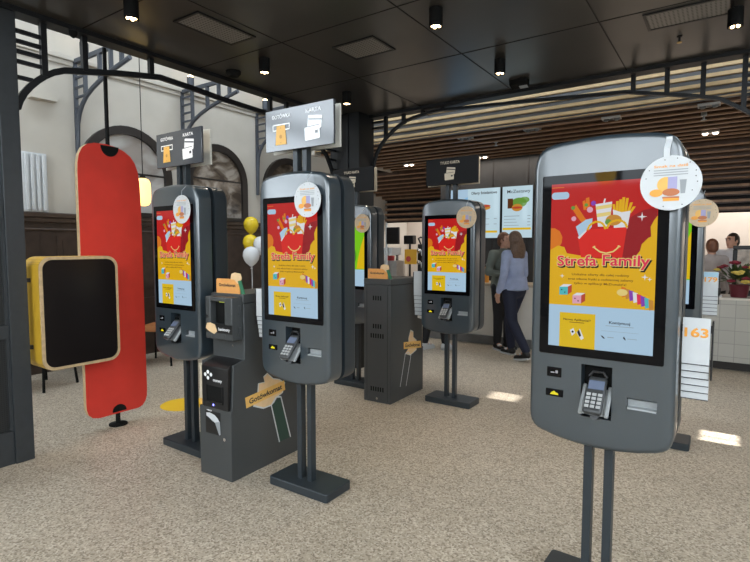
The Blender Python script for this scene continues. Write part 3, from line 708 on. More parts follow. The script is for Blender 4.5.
CENT = .138
def legs_etc(k):
    for x0, x1 in ((-.068, -.032), (.016, .052)):
        MB().box(x0, x1, .098, .145, .052, .74).build('leg', M['kiosk_side'], k, bevel=.003)
    MB().prism(rounded(-.243, .243, .013, .263, .02), lambda u, v, w: (u, v, w), 0, .056).build('base_plate', M['kiosk_side'], k, bevel=.006)
def kiosk_proto():
    k = thing('ordering_kiosk', '', '')
    legs_etc(k)
    cabinet('front_cabinet', M['kiosk'], k, 0, .118, False, [(-.063, .058, -.02, .065, .835, 1.056), (.114, .223, -.02, .035, .895, .943)])
    MB().prism(outline(.9), lambda u, v, w: (u, w, v), .117, .151).build('spine', M['blackmatte'], k)
    cabinet('rear_cabinet', M['kiosk_side'], k, .150, .270, True, None)
    MB().prism(rounded(-.241, .241, 1.086, 1.849, .008), FS, -.002, .004).build('screen_bezel', M['gloss'], k, smooth=True)
    MB().box(.2, .242, -.0015, -.0005, .735, 1.06).build('service_flap', M['kiosk'], k) if 0 else None
    # readers
    for z0, z1, x0, x1, m in ((.985, 1.027, -.205, -.144, 'whiteicon'), (.899, .931, -.209, -.135, 'yellowicon')):
        r = MB().box(x0, x1, -.004, .01, z0, z1).build('reader_window', M['gloss'], k, bevel=.002)
        xc, zc = (x0+x1)/2, (z0+z1)/2
        if m == 'whiteicon': flat([quad(xc-.014, xc+.002, zc-.004, zc+.001), quad(xc+.006, xc+.016, zc-.004, zc+.008)], FS, .0047, 'icon', M[m], r)
        else: flat([(xc-.018, zc-.008), (xc+.018, zc-.008), (xc+.016, zc), (xc+.006, zc+.003), (xc, zc+.009), (xc-.010, zc+.003)], FS, .0047, 'icon', M[m], r)
    MB().box(-.062, .057, .058, .064, .836, 1.055).build('recess_back', M['blackmatte'], k)
    MB().prism([(.034, .905), (.0, .903), (-.001, .897), (.034, .897)], lambda u, v, w: (w, u, v), .116, .221).build('receipt_lip', M['lightgrey'], k)
    MB().box(.115, .222, .026, .034, .897, .932).build('receipt_slot', M['lightgrey'], k)
    # payment terminal: leans out of the recess
    T = Matrix.Translation((.002, -.028, .940)) @ Matrix.Rotation(R(-42), 4, 'X')
    pt = MB().box(-.036, .036, -.014, .014, -.086, .080, T).build('payment_terminal', M['sil'], k, bevel=.010, seg=3)
    MB().box(-.030, .030, -.0165, -.013, .018, .058, T).build('terminal_screen', M['termscr'], pt)
    mb = MB()
    for i in range(3):
        for j in range(4): mb.box(-.031+i*.022, -.031+i*.022+.017, -.0175, -.013, -.012-j*.018, .001-j*.018, T)
    mb.build('keypad', M['keys'], pt, bevel=.002)
    mb = MB(); mb.tube([T @ Vector((-.034, -.012, .078)), T @ Vector((-.02, -.024, .094)), T @ Vector((.02, -.024, .094)), T @ Vector((.034, -.012, .078))], .006); mb.build('terminal_hood', M['black'], pt, smooth=True)
    mb = MB()
    T2 = Matrix.Translation((-.002, .0, .915)) @ Matrix.Rotation(R(-38), 4, 'X')
    mb.box(-.058, -.042, -.012, .004, -.075, .06, T2); mb.box(.042, .058, -.012, .004, -.075, .06, T2); mb.box(-.058, .058, -.002, .006, -.07, .05, T2)
    mb.build('terminal_cradle', M['lightgrey'], k, bevel=.004)
    MB().tube([(.0, .06, .87), (.0, .0, .845), (.0, -.03, .855)], .018).build('cradle_arm', M['black'], k, smooth=True)
    return k
def add_screen(k, kind):
    s = MB().prism(quad(-.201, .201, 1.124, 1.812), FS, .0036, .0044).build('screen', S['blue'], k)
    (artwork if kind == 'family' else green_art)(s)
    return s
def card_icon(par, m, md, u, v, s, fr):
    mb = MB()
    def rot(pts, a): return [(u+s*(x*math.cos(a)-y*math.sin(a)), v+s*(x*math.sin(a)+y*math.cos(a))) for x, y in pts]
    p1 = rot(rounded(-.36, .50, -.02, .56, .06, 3), R(-7))
    p2 = rot(rounded(-.52, .40, -.56, .06, .06, 3), R(3))
    mb.poly([fr(a, b, .002) for a, b in p1]); mb.poly([fr(a, b, .0032) for a, b in p2])
    mb.build('card_icon', m, par, fixn=False)
    mb = MB()
    mb.poly([fr(a, b, .0026) for a, b in rot(quad(-.34, .49, .34, .42), R(-7))])
    mb.poly([fr(a, b, .0038) for a, b in rot(quad(.12, .30, -.30, -.16), R(3))])
    for q in band([rot([(-.52, .07)], R(3))[0], rot([(.40, .07)], R(3))[0]], s*.018): mb.poly([fr(a, b, .0036) for a, b in q])
    mb.build('card_marks', md, par, fixn=False)
def add_sign(k, kind):
    for x0, x1 in ((-.058, -.022), (.018, .054)):
        MB().box(x0, x1, .075, .120, 1.95, 2.38).build('sign_post', M['kiosk_side'], k, bevel=.003)
    dark = kind == 'card'
    p = MB().box(-.257, .288, .045, .062, 2.140, 2.392).build('sign_panel', M['sign_black'] if dark else M['sign_dark'], k, bevel=.0015)
    q = MB().box(-.285, .262, .138, .152, 2.140, 2.392).build('rear_sign_panel', M['cream'] if dark else mat_sign_rear, k, bevel=.0015)
    q['label'] = 'cream rear sign panel' if dark else 'pale rear sign panel'
    for x in (-.1, .12): MB().box(x-.01, x+.01, .06, .14, 2.25, 2.27).build('panel_spacer', M['kiosk_side'], k)
    fr = FRONT(.045)
    pm, md = (M['sign_cream'], M['line']) if dark else (M['sign_white'], M['sign_dark'])
    mb = MB()
    if dark:
        mb.text('TYLKO KARTA', fr, .0, 2.348, .026, .205, .02, 0, .002); mb.build('lettering', pm, p, fixn=False)
        card_icon(p, pm, md, .0, 2.243, .105, fr)
    else:
        mb.text('GOTÓWKA', fr, -.122, 2.348, .023, .155, .012, 0, .002); mb.text('KARTA', fr, .138, 2.352, .023, .118, .012, 0, .002); mb.build('lettering', pm, p, fixn=False)
        card_icon(p, pm, md, .135, 2.250, .125, fr)
        fl = []
        u0, u1, v0, v1 = -.195, -.05, 2.262, 2.302
        for a in (quad(u0, u1, v1-.007, v1), quad(u0, u1, v0, v0+.007), quad(u0, u0+.007, v0, v1), quad(u1-.007, u1, v0, v1)): fl.append(a)
        flat(fl, fr, .002, 'slot_icon', pm, p)
        flat([(-.160, 2.292), (-.090, 2.292), (-.078, 2.176), (-.172, 2.176)], fr, .003, 'banknote_icon', M['note'], p)
        flat([circ(-.125, 2.225, .012, 12), circ(-.125, 2.277, .004, 8), circ(-.125, 2.188, .004, 8)], fr, .004, 'banknote_mark', mat_note_dark, p)
mat_sign_rear = mat('sign_rear_pale', (.62, .60, .54), .5, noise=.03, nscale=20)
mat_note_dark = mat('note_dark', (.50, .24, .05), .5)
k1 = kiosk_proto()
bare = [k1] + [copy_tree(k1) for _ in range(5)]
s1 = add_screen(k1, 'family')
for k in bare[1:4]: copy_tree(s1, k)
s5 = add_screen(bare[4], 'green'); copy_tree(s5, bare[5])
KI = [(-.429, 2.25, -1.6, None, 'grey ordering kiosk nearest the viewer at right, with no sign above it'),
      (-2.177, 2.283, .5, 'cash', 'grey ordering kiosk with a cash and card sign, right of the cash machine'),
      (-3.359, 2.279, -.5, 'cash', 'grey ordering kiosk with a cash and card sign, next to the red board'),
      (-2.217, 4.44, -.1, 'card', 'grey ordering kiosk with a black card-only sign and red screen, far row'),
      (-3.39, 4.44, 0, 'card', 'grey ordering kiosk with a green screen, half hidden behind the middle kiosk'),
      (-.43, 4.44, 0, None, 'grey ordering kiosk mostly hidden directly behind the nearest kiosk')]
for k, (x, y, r, sg, lab) in zip(bare, KI):
    k.location = (x, y, 0); k.rotation_euler = (0, 0, R(r)); tag(k, lab, 'kiosk', 'ordering kiosks')
add_sign(bare[1], 'cash')
for nm in [c for c in bare[1].children if c.name.startswith(('sign_', 'rear_sign', 'panel_sp'))]: copy_tree(nm, bare[2])
add_sign(bare[3], 'card')
for nm in [c for c in bare[3].children if c.name.startswith(('sign_', 'rear_sign', 'panel_sp'))]: copy_tree(nm, bare[4])

# promo discs hanging on the kiosk fronts
def disc(kx, ky, kr, u, v, m, lab, r=.1, wire=True):
    t = thing('promo_disc', lab, 'sign', (kx, ky, 0), R(kr), 'round promo discs on the kiosks')
    y = -.034
    fr = FRONT(y)
    d = MB().prism(circ(u, v, r, 40), fr, -.002, .002).build('disc', m, t)
    mb = MB()
    if wire: mb.tube([(u, y, v+r-.004), (u+.004, y, v+r+.03), (u+.012, -.006, v+r+.062)], .0022, 6)
    else: mb.tube([(u-.015, y, v+r-.01), (u-.015, y+.005, v+r+.03), (u-.012, -.004, v+r+.062), (u-.012, -.004, v+r+.075)], (.010, .003), square=True)
    mb.build('hanger', M['white'] if not wire else M['greyprint'], t)
    mb = MB(); s = r/.1
    mb.text('Smak na dziś', fr, u, v+.062*s, .009*s, .11*s, .02, 0, .003); mb.build('heading', M['orange'], d, fixn=False)
    flat([quad(u-.055*s, u+.055*s, v+z*s, v+z*s+.003*s) for z in (.046, .037, .028)], fr, .003, 'caption_lines', M['greyprint'], d)
    flat([circ(u-.015*s, v-.005*s, .028*s, 18)], fr, .003, 'picture_round', M['note'], d)
    flat([quad(u-.008*s, u+.022*s, v-.035*s, v+.022*s), ], fr, .0034, 'picture_box', mat_lilac, d)
    flat([[(u+.03*s, v+.01*s), (u+.052*s, v+.01*s), (u+.048*s, v-.04*s), (u+.034*s, v-.04*s)]], fr, .0034, 'picture_cup', M['greyprint'], d)
    flat([circ(u-.045*s, v-.035*s, .022*s, 14, .014*s), quad(u-.022*s, u+.03*s, v-.066*s, v-.054*s)], fr, .0036, 'picture_fries', M['orange'], d)
    flat([circ(u+.003*s, v-.034*s, .028*s, 16, .014*s), quad(u-.024*s, u+.03*s, v-.056*s, v-.05*s)], fr, .0038, 'picture_burger', mat_burger, d)
    for a, b in ((-.08, .02), (-.07, .05), (-.02, .085), (.02, .088), (.06, .07), (.08, .04), (.085, .0), (.07, -.03), (.08, .02), (.04, -.08), (-.02, -.085)): flat(circ(u+a*s, v+b*s, .0022*s, 6), fr, .003, 'confetti', M['line'], d)
mat_lilac = mat('print_lilac', (.36, .34, .55), .5); mat_burger = mat('print_burger', (.50, .16, .06), .5)
disc(-.429, 2.25, -1.6, .243, 1.785, M['white'], 'large white round promo disc on the nearest kiosk', .101, False)
disc(-2.177, 2.283, .5, .155, 1.820, M['white'], 'white round promo disc on the middle kiosk with the cash and card sign', .101)
disc(-3.359, 2.279, -.5, .155, 1.812, M['white'], 'white round promo disc on the kiosk beside the red board', .100)
disc(-2.217, 4.44, -.1, .213, 1.818, M['disc_cream'], 'tan round promo disc on the far kiosk with the card-only sign', .1)
disc(-3.39, 4.44, 0, .198, 1.792, M['disc_cream'], 'tan round promo disc in front of the far green screen behind the middle kiosk', .098)
disc(-.43, 4.44, 0, .264, 1.79, M['disc_cream'], 'tan round promo disc just behind the large white disc', .1)

# racks of number cards
def cards(kx, ky, kr, u, ztop, y, num, where, n=6, h=.185, step=.0285):
    r = thing('card_rack', 'thin dark card rack on the side of the '+where, 'rack', (kx, ky, 0), R(kr), 'number card racks')
    s = 1 if u > 0 else -1
    MB().box(u-.044, u+.044, y+.0275, y+.0335, ztop-h-(n-1)*step-.001, ztop-.01).build('back_plate', M['black'], r)
    MB().box(u+s*.050, u+s*.056, y-.0, y+.036, ztop-.24, ztop-.01).build('side_plate', M['black'], r)
    MB().box(min(s*.2825, u+s*.05), max(s*.2825, u+s*.05), y+.0275, y+.0335, ztop-.06, ztop-.03).build('fixing_bar', M['black'], r)
    for i in range(n):
        lab = ('white number card reading %s, frontmost on the %s' % (num, where)) if i == 0 and num else 'white number card layered behind the front one on the ' + where
        yy = y+i*.0045
        c = thing('number_card', lab, 'card', (kx, ky, 0), R(kr), 'number cards on the '+where)
        b = MB().box(u-.046, u+.046, yy, yy+.0045, ztop-h-i*step, ztop-i*step*.3).build('card', M['white'], c)
        MB().box(u-.046, u+.046, yy-.0006, yy, ztop-h-i*step, ztop-h-i*step+.0035).build('edge_line', M['line'], c) if i < n else None
        if i == 0 and num:
            mb = MB(); mb.text(num, FRONT(yy), u, ztop-.057, .034, .080, .03, 0, .001); mb.build('number', M['orange'], c, fixn=False)
            if num == '179':
                flat(quad(u-.045, u+.045, ztop-.04, ztop-.004), FRONT(yy), .0006, 'blue_band', mat_paleblue, c)
mat_paleblue = mat('print_pale_blue', (.38, .58, .72), .5)
cards(-.429, 2.25, -1.6, .336, 1.272, .10, '163', 'nearest kiosk')
cards(-.43, 4.44, 0, .332, 1.362, .10, '179', 'kiosk hidden behind the nearest one')
cards(-2.177, 2.283, .5, -.338, 1.272, .06, '', 'middle kiosk')
cards(-2.217, 4.44, -.1, -.352, 1.30, .06, '', 'far card-only kiosk', h=.25, step=.04)

# ------------------------------------------------------------------ cash machines
def cash_machine():
    g = thing('cash_machine', '', '')
    side = [(0, 0), (0, .472), (.012, .472), (.028, .772), (.125, .795), (.125, 1.17), (.677, 1.17), (.677, 0)]
    SX = lambda u, v, w: (w, u, v)
    MB().prism(side, SX, -.156, .156).build('cabinet', M['machine'], g, bevel=.003)
    MB().box(-.157, .157, .118, .68, 1.172, 1.232).build('top_cover', M['machine'], g, bevel=.006)
    # upper dispenser, a frame round a dark opening
    up = MB(); up.box(-.118, -.07, .035, .125, .93, 1.215); up.box(.07, .142, .035, .125, .93, 1.215); up.box(-.07, .07, .035, .125, .93, 1.03); up.box(-.07, .07, .035, .125, 1.185, 1.215)
    u = up.build('upper_dispenser', M['machine'], g, bevel=.006)
    MB().box(-.07, .07, .085, .124, 1.03, 1.185).build('dispenser_opening', M['blackmatte'], u)
    MB().box(-.0, .06, .055, .09, 1.178, 1.184).build('indicator_light', mat_lime, u)
    MB().box(-.118, .142, .0335, .0355, .975, 1.035).build('black_label', M['black'], u)
    fr = FRONT(.0335)
    mb = MB(); mb.text('banknoty', fr, .068, 1.003, .020, .11, .02, 0, .001); mb.build('lettering', M['sign_white'], u, fixn=False)
    flat([(-.115, 1.0), (-.10, 1.035), (-.065, 1.04), (-.02, 1.03), (.0, .985), (-.03, .965), (-.08, .98)], fr, .0012, 'hand_picture', M['tan'], u)
    MB().box(-.112, -.09, .0335, .0355, 1.07, 1.09).build('lock', M['chrome'], u)
    for z in (.985, 1.13): MB().box(.142, .150, .085, .105, z-.03, z+.03).build('hinge', M['machine'], u)
    MB().lathe([(.008, 0), (.008, .006)], n=10).build('screw', M['chrome'], g).matrix_local = Matrix.Translation((.05, .125, .88)) @ Matrix.Rotation(R(90), 4, 'X')
    # black coin safe
    sf = MB(); sf.prism([(-.010, .474), (-.010, .752), (.02, .772), (.115, .795), (.115, .79), (.03, .474)], SX, -.112, .140)
    s = sf.build('coin_unit', M['black'], g, bevel=.003)
    fr = FRONT(-.010)
    MB().box(-.06, .09, -.012, -.009, .525, .625).build('coin_tray', M['blackmatte'], s)
    mb = MB(); mb.box(-.066, -.06, -.016, -.009, .52, .63); mb.box(.09, .096, -.016, -.009, .52, .63); mb.box(-.066, .096, -.018, -.009, .515, .525); mb.build('tray_rim', M['black'], s)
    mb = MB(); mb.text('monety', fr, .045, .668, .020, .085, .02, 0, .002); mb.build('lettering', M['sign_white'], s, fixn=False)
    flat([circ(a, b, .013, 12) for a, b in ((-.075, .695), (-.048, .715), (-.018, .70), (-.048, .675))], fr, .002, 'coin_dots', M['sign_white'], s)
    flat([circ(.0, .498, .008, 12)], fr, .002, 'status_light', M['led'], s)
    MB().box(-.148, -.126, .0, .004, .478, .76).build('pale_strip', M['cream'], g)
    MB().box(-.148, -.126, -.001, .0, .478, .52).build('amber_strip', M['note'], g)
    # sticker on the lower door
    fr = FRONT(0)
    st = flat(quad(-.095, .055, .292, .448), fr, .001, 'door_sticker', M['black'], g)
    flat([(-.085, .43), (-.05, .435), (0, .425), (.03, .405), (.045, .385), (.01, .37), (-.03, .385), (-.06, .40), (-.085, .41)], fr, .002, 'hand_picture', M['white'], st)
    flat([(.0, .375), (.05, .39), (.054, .30), (.04, .295)], fr, .0022, 'sleeve_picture', M['greyprint'], st)
    mb = MB(); mb.text('reszta', fr, -.055, .452, .012, .05, .02, 0, .0015); mb.build('sticker_text', M['sign_white'], st, fixn=False)
    MB().lathe([(.012, 0), (.012, .006)], n=12).build('door_lock', M['chrome'], g).matrix_local = Matrix.Translation((.095, 0, .278)) @ Matrix.Rotation(R(90), 4, 'X')
    # vents and door on the back
    bk = lambda u, v, w: (u, .677+w, v)
    for z0, nx in ((1.02, 4), (.74, 4), (.645, 6), (.11, 6)):
        mb = MB()
        for i in range(nx):
            w_ = .022; x = (i-(nx-1)/2)*w_*1.25
            mb.poly([bk(a, b, .001) for a, b in quad(x-w_*.36, x+w_*.36, z0, z0+.045)])
        mb.build('vent', M['blackmatte'], g, fixn=False)
    mb = MB(); mb.box(-.122, -.120, .677, .6785, 0.02, 1.16); mb.box(.120, .122, .677, .6785, .02, 1.16); mb.build('door_seam', M['blackmatte'], g)
    MB().lathe([(.012, 0), (.012, .006)], n=12).build('back_lock', M['chrome'], g).matrix_local = Matrix.Translation((0, .677, .04)) @ Matrix.Rotation(R(-90), 4, 'X')
    return g
mat_lime = mat('lime_indicator', (.55, .62, .1), .4, emit=.35)
def sticker(g, sx, P, T):
    fr = (lambda u, v, w: (sx*(.157+w), u, v))
    rim = lambda pts, k: [(sum(p[0] for p in pts)/len(pts)+(a-sum(p[0] for p in pts)/len(pts))*k, sum(p[1] for p in pts)/len(pts)+(b-sum(p[1] for p in pts)/len(pts))*k) for a, b in pts]
    fl = flat(P['hand'], fr, .0012, 'side_sticker', M['tan'], g)
    flat(rim(P['hand'], 1.08), fr, .0008, 'sticker_rim', M['white'], fl)
    flat(P['banner'], fr, .0018, 'sticker_banner', M['banner'], fl)
    a, b, c, d = P['sleeve']
    flat([a, b, c, d], fr, .001, 'sticker_sleeve', M['sleeve'] if P['dark'] else M['machine'], fl)
    flat(band([a, d], .005) + band([b, c], .005) + band([a, ((a[0]*.5+b[0]*.5), max(a[1], b[1])+.01), b], .005), fr, .0016, 'sleeve_outline', M['white'], fl)
    q = P['banner']; cu = sum(p[0] for p in q)/4; cv = sum(p[1] for p in q)/4
    mb = MB()
    if sx > 0: mb.text('Gotówkomat', fr, cu, cv, .036, .32, .03, math.atan2(q[2][1]-q[1][1], q[2][0]-q[1][0]), .0024)
    else: mb.text('Gotówkomat', lambda u, v, w: fr(-u, v, w), -cu, cv, .036, .32, .03, math.atan2(q[2][1]-q[1][1], -(q[2][0]-q[1][0])), .0024)
    mb.build('lettering', M['line'], fl, fixn=False)
def topper(x, y, r, face, lab):
    t = thing('banner_topper', lab, 'sign', (x, y, 0), R(r), 'orange toppers on the cash machines')
    fr = FRONT(0) if face < 0 else (lambda u, v, w: (u, -w, v))
    MB().prism([(-.125, 1.232), (.105, 1.232), (.105, 1.305), (.07, 1.33), (-.118, 1.33), (-.125, 1.32)], fr, 0, .005).build('banner', M['kraft'], t)
    MB().prism([(.02, 1.33), (.03, 1.365), (.06, 1.375), (.115, 1.368), (.125, 1.34), (.11, 1.30), (.085, 1.30), (.06, 1.325)], fr, .001, .007).build('hand', M['tan'], t)
    MB().prism([(.092, 1.318), (.122, 1.325), (.155, 1.235), (.125, 1.232)], fr, .002, .008).build('sleeve', M['green'], t)
    mb = MB(); mb.text('Gotówkomat', fr, -.015, 1.288, .020, .165, .03, 0, .0062); mb.build('lettering', M['line'], t, fixn=False)
g1 = cash_machine(); g2 = copy_tree(g1)
g1.location = (-2.784, 2.164, 0); g1.rotation_euler = (0, 0, R(1.6)); tag(g1, 'tall dark cash machine facing the viewer between the two cash and card kiosks', 'cash machine', 'cash machines')
rz2 = R(181.4)
g2.location = (-2.829+.677*math.sin(R(-1.4)), 4.152+.677, 0); g2.rotation_euler = (0, 0, rz2); tag(g2, 'tall dark cash machine seen from its vented back, left of the far card-only kiosk', 'cash machine', 'cash machines')
sticker(g1, 1, dict(dark=True, banner=[(.121, .538), (.130, .463), (.51, .501), (.50, .573)],
    hand=[(.202, .466), (.239, .516), (.249, .604), (.306, .601), (.296, .638), (.332, .656), (.386, .608), (.444, .59), (.499, .554), (.476, .489), (.42, .471), (.376, .428), (.292, .427)],
    sleeve=[(.365, .423), (.464, .46), (.561, .132), (.443, .131)]), None)
mir = lambda P: [(.677-a, b) for a, b in P]
sticker(g2, -1, dict(dark=False, banner=mir([(.252, .581), (.252, .51), (.633, .463), (.619, .54)]),
    hand=mir([(.285, .46), (.357, .503), (.356, .601), (.395, .679), (.452, .656), (.453, .6), (.517, .562), (.519, .462), (.386, .428)]),
    sleeve=mir([(.286, .455), (.403, .417), (.305, .118), (.185, .137)])), None)
topper(-2.784-.0, 2.164+.14, 1.6, -1, 'orange banner topper with a hand on the cash machine facing the viewer')
topper(-2.829, 4.152+.03, 1.4, -1, 'orange banner topper with a hand on the far cash machine seen from the back')

# ------------------------------------------------------------------ red board, yellow screen box
t = thing('red_board', 'tall red rounded board hung on a black pole beside the yellow screen box', 'board', (-4.33, 2.40, 0))
def sh():
    return [(-.328, .24), (-.328, 2.14), (-.325, 2.22), (-.312, 2.29), (-.285, 2.345), (-.245, 2.378), (-.19, 2.395), (-.10, 2.40), (-.01, 2.388), (.06, 2.362), (.115, 2.325), (.155, 2.272), (.18, 2.20), (.194, 2.10), (.200, 1.9),
            (.207, .26), (.203, .20), (.188, .155), (.16, .122), (.12, .108), (-.23, .108), (-.28, .122), (-.312, .155), (-.326, .20)]
X_ = lambda u, v, w: (w, u, v)
MB().prism(sh(), X_, -.022, .022).build('board', M['ply'], t)
MB().prism(sh(), X_, .0225, .026).build('red_face', M['red'], t)
MB().cyl(0, -.065, 2.33, 3.19, .016, 12).build('pole', M['blackmatte'], t, smooth=True)
MB().prism([(-.065+.075*math.cos(R(a)), 2.385+.085*math.sin(R(a))) for a in range(180, 361, 15)], X_, -.035, .035).build('top_clamp', M['blackmatte'], t)
MB().prism([(-.055+.06*math.cos(R(a)), .125+.06*math.sin(R(a))) for a in range(0, 181, 15)], X_, -.035, .035).build('bottom_clamp', M['blackmatte'], t)
MB().lathe([(.075, 0), (.075, .012), (.02, .02), (.018, .14)], (0, -.055, 0), 20).build('foot', M['blackmatte'], t, smooth=True)

t = thing('screen_box', 'yellow rounded box with a black screen, fixed to the screen partition', 'screen', (-4.02, 0, 0))
MB().prism(rounded(1.645, 2.215, .645, 1.475, .085, 8), X_, -.26, -.012).build('box', M['yellowbox'], t, smooth=True)
MB().prism(rounded(1.645, 2.215, .645, 1.475, .085, 8), X_, -.012, 0).build('front_edge', M['ply'], t, smooth=True)
MB().prism(rounded(1.667, 2.193, .667, 1.453, .068, 8), X_, 0, .003).build('black_screen', M['tv'], t, smooth=True)
MB().box(-.17, -.14, 1.605, 1.647, 1.29, 1.32).build('mount', M['black'], t)
MB().box(-.17, -.14, 1.605, 1.647, .8, .83).build('mount', M['black'], t)

# ------------------------------------------------------------------ left hall furniture, balloons, pendant lamps
def pendant(x, y, z, top, m, lab):
    t = thing('pendant_lamp', lab, 'lamp', (x, y, z))
    MB().lathe([(.03, -.17), (.065, -.155), (.085, -.12), (.09, -.06), (.09, .06), (.085, .12), (.065, .155), (.03, .17)], n=20).build('shade', m, t, smooth=True)
    MB().lathe([(.035, .168), (.03, .2), (.008, .21)], n=14).build('cap', M['blackmatte'], t, smooth=True)
    MB().cyl(0, 0, .2, top-z, .005, 8).build('cord', M['blackmatte'], t)
pendant(-6.0, 3.66, 2.22, 6, M['pend'], 'glowing capsule pendant lamp behind the red board')
pendant(-1.12, -.62, 2.30, 3.19, M['pend2'], 'glowing yellow pendant lamp hanging behind the viewer')
ch = thing('dining_chair', 'orange-brown chair beyond the red board, seen left of the kiosk there', 'chair', (-6.2, 4.0, 0), R(30), 'chairs in the left hall')
MB().prism(rounded(-.23, .23, -.22, .22, .05), lambda u, v, w: (u, v, w), .44, .51).build('seat', M['chair'], ch, bevel=.015)
MB().prism(rounded(-.22, .22, .52, .86, .08), lambda u, v, w: (u, .21+w+(v-.5)*.15, v), 0, .05).build('backrest', M['chair'], ch, bevel=.012)
for sx in (-1, 1):
    for sy in (-1, 1): MB().tube([(sx*.19, sy*.18, .45), (sx*.22, sy*.22, 0)], .014, 8).build('leg', M['blackmatte'], ch, smooth=True)
for x, y, r, l in ((-6.25, 4.8, 160, 'orange-brown chair further along the wainscot behind the kiosks'), (-6.2, 2.55, 200, 'orange-brown chair by the wainscot behind the yellow screen box')):
    c = copy_tree(ch); c.location = (x, y, 0); c.rotation_euler = (0, 0, R(r)); c['label'] = l
t = thing('bistro_table', 'dark round bistro table on a disc foot beyond the red board', 'table', (-6.45, 3.45, 0))
MB().lathe([(.33, .73), (.34, .74), (.34, .76), (.33, .77)], n=32).build('tabletop', M['wood2'], t, smooth=True)
MB().cyl(0, 0, .02, .73, .03).build('pedestal', M['blackmatte'], t, smooth=True)
MB().lathe([(.22, 0), (.22, .012), (.05, .03)], n=28).build('foot', M['blackmatte'], t, smooth=True)
def balloon(x, y, z, m, lab):
    t = thing('balloon', lab, 'balloon', (x, y, z), 0, 'balloons by the wainscot')
    prof = [(.004, -.16), (.03, -.142), (.07, -.110), (.105, -.06), (.122, .0), (.118, .05), (.098, .095), (.06, .126), (.004, .14)]
    MB().lathe(prof, n=20).build('skin', m, t, smooth=True)
    MB().lathe([(.016, -.185), (.005, -.165)], n=10).build('knot', m, t)
    MB().tube([(0, 0, -.18), (.01, .01, -.5), (0, 0, -z+.03)], .003, 6).build('string', M['white'], t)
    MB().lathe([(.05, -z), (.055, -z+.025), (.02, -z+.04)], n=14).build('weight', M['white'], t, smooth=True)
balloon(-6.5, 5.85, 1.90, M['balloon_y'], 'yellow balloon, topmost of the bunch by the wainscot')
balloon(-6.24, 5.60, 1.60, M['balloon_y'], 'yellow balloon half behind a white one in the bunch by the wainscot')
balloon(-5.81, 5.43, 1.565, M['balloon_w'], 'white balloon overlapping the lower yellow balloon')
balloon(-5.74, 5.16, 1.41, M['balloon_w'], 'white balloon, lowest of the bunch by the wainscot')
t = MB().lathe([(.215, 0), (.215, .002)], (-4.36, 3.02, 0), 36).build('floor_sticker', M['sticker']); tag(t, 'round yellow sticker on the floor behind the kiosk by the red board', 'sticker')

# ------------------------------------------------------------------ flowers and frame on the tiled counter
t = thing('flower_arrangement', 'bunch of dark red and yellow flowers in a dark red pot on the tiled counter', 'flowers', (.13, 7.90, .91)); t.scale = (1.22, 1.0, 1.15)
MB().lathe([(.07, 0), (.09, .13), (.095, .14)], n=18).build('pot', M['pot'], t, smooth=True)
rnd = random.Random(3)
mb = MB()
for i in range(170):
    a, e = rnd.uniform(0, 6.283), rnd.uniform(-.1, 1.4); L = rnd.uniform(.10, .27)
    d = Vector((math.cos(a)*math.cos(e), math.sin(a)*math.cos(e), math.sin(e)))
    c = Vector((0, 0, .16))+Vector((d.x*L*1.05, d.y*L*.8, d.z*L*.8)); s = d.cross(Vector((.2, .1, 1))).normalized()*.02
    mb.poly([c-d*.045, c+s, c+d*.05+Vector((0, 0, -.01)), c-s])
mb.build('foliage', M['leaf'], t, fixn=False)
for i in range(26):
    a, e = rnd.uniform(0, 6.283), rnd.uniform(.05, 1.4)
    d = Vector((math.cos(a)*math.cos(e), math.sin(a)*math.cos(e)*.8, math.sin(e)*.9)); c = Vector((0, 0, .16))+d*.25
    mb = MB(); rr = rnd.uniform(.022, .036)
    mb.ball(c, (rr, rr, rr*.7), u=10, v=6)
    for k in range(6): mb.ball(c+Vector((math.cos(k*1.05), math.sin(k*1.05), 0))*rr*.9, rr*.45, u=8, v=5)
    mb.build('flower', M['flowerred'] if rnd.random() < .5 else M['floweryel'], t, smooth=True)
t = thing('picture_frame', 'black framed colourful picture standing behind the flowers', 'picture', (.22, 8.20, .91))
mb = MB(); mb.box(-.17, .17, 0, .03, .02, .07); mb.box(-.17, .17, 0, .03, .60, .65); mb.box(-.17, -.12, 0, .03, .07, .60); mb.box(.12, .17, 0, .03, .07, .60); mb.build('frame', M['black'], t, bevel=.01)
MB().box(-.12, .12, .012, .022, .07, .60).build('picture', mat('picture_print', (.50, .42, .36), .5, noise=.5, nscale=9), t)
MB().box(-.12, .12, .0, .14, 0, .02).build('foot', M['black'], t)
t = thing('chrome_tray', 'chrome tray of small items on the left end of the tiled counter', 'tray', (-.16, 7.86, .91))
MB().box(-.12, .12, -.06, .10, 0, .02).build('tray', M['chrome'], t, bevel=.004)
for i in range(4): MB().cyl(-.08+i*.053, .02, .02, .09+.02*(i % 2), .02, 12).build('jar', M['black'] if i % 2 else M['steel_light'], t, smooth=True)

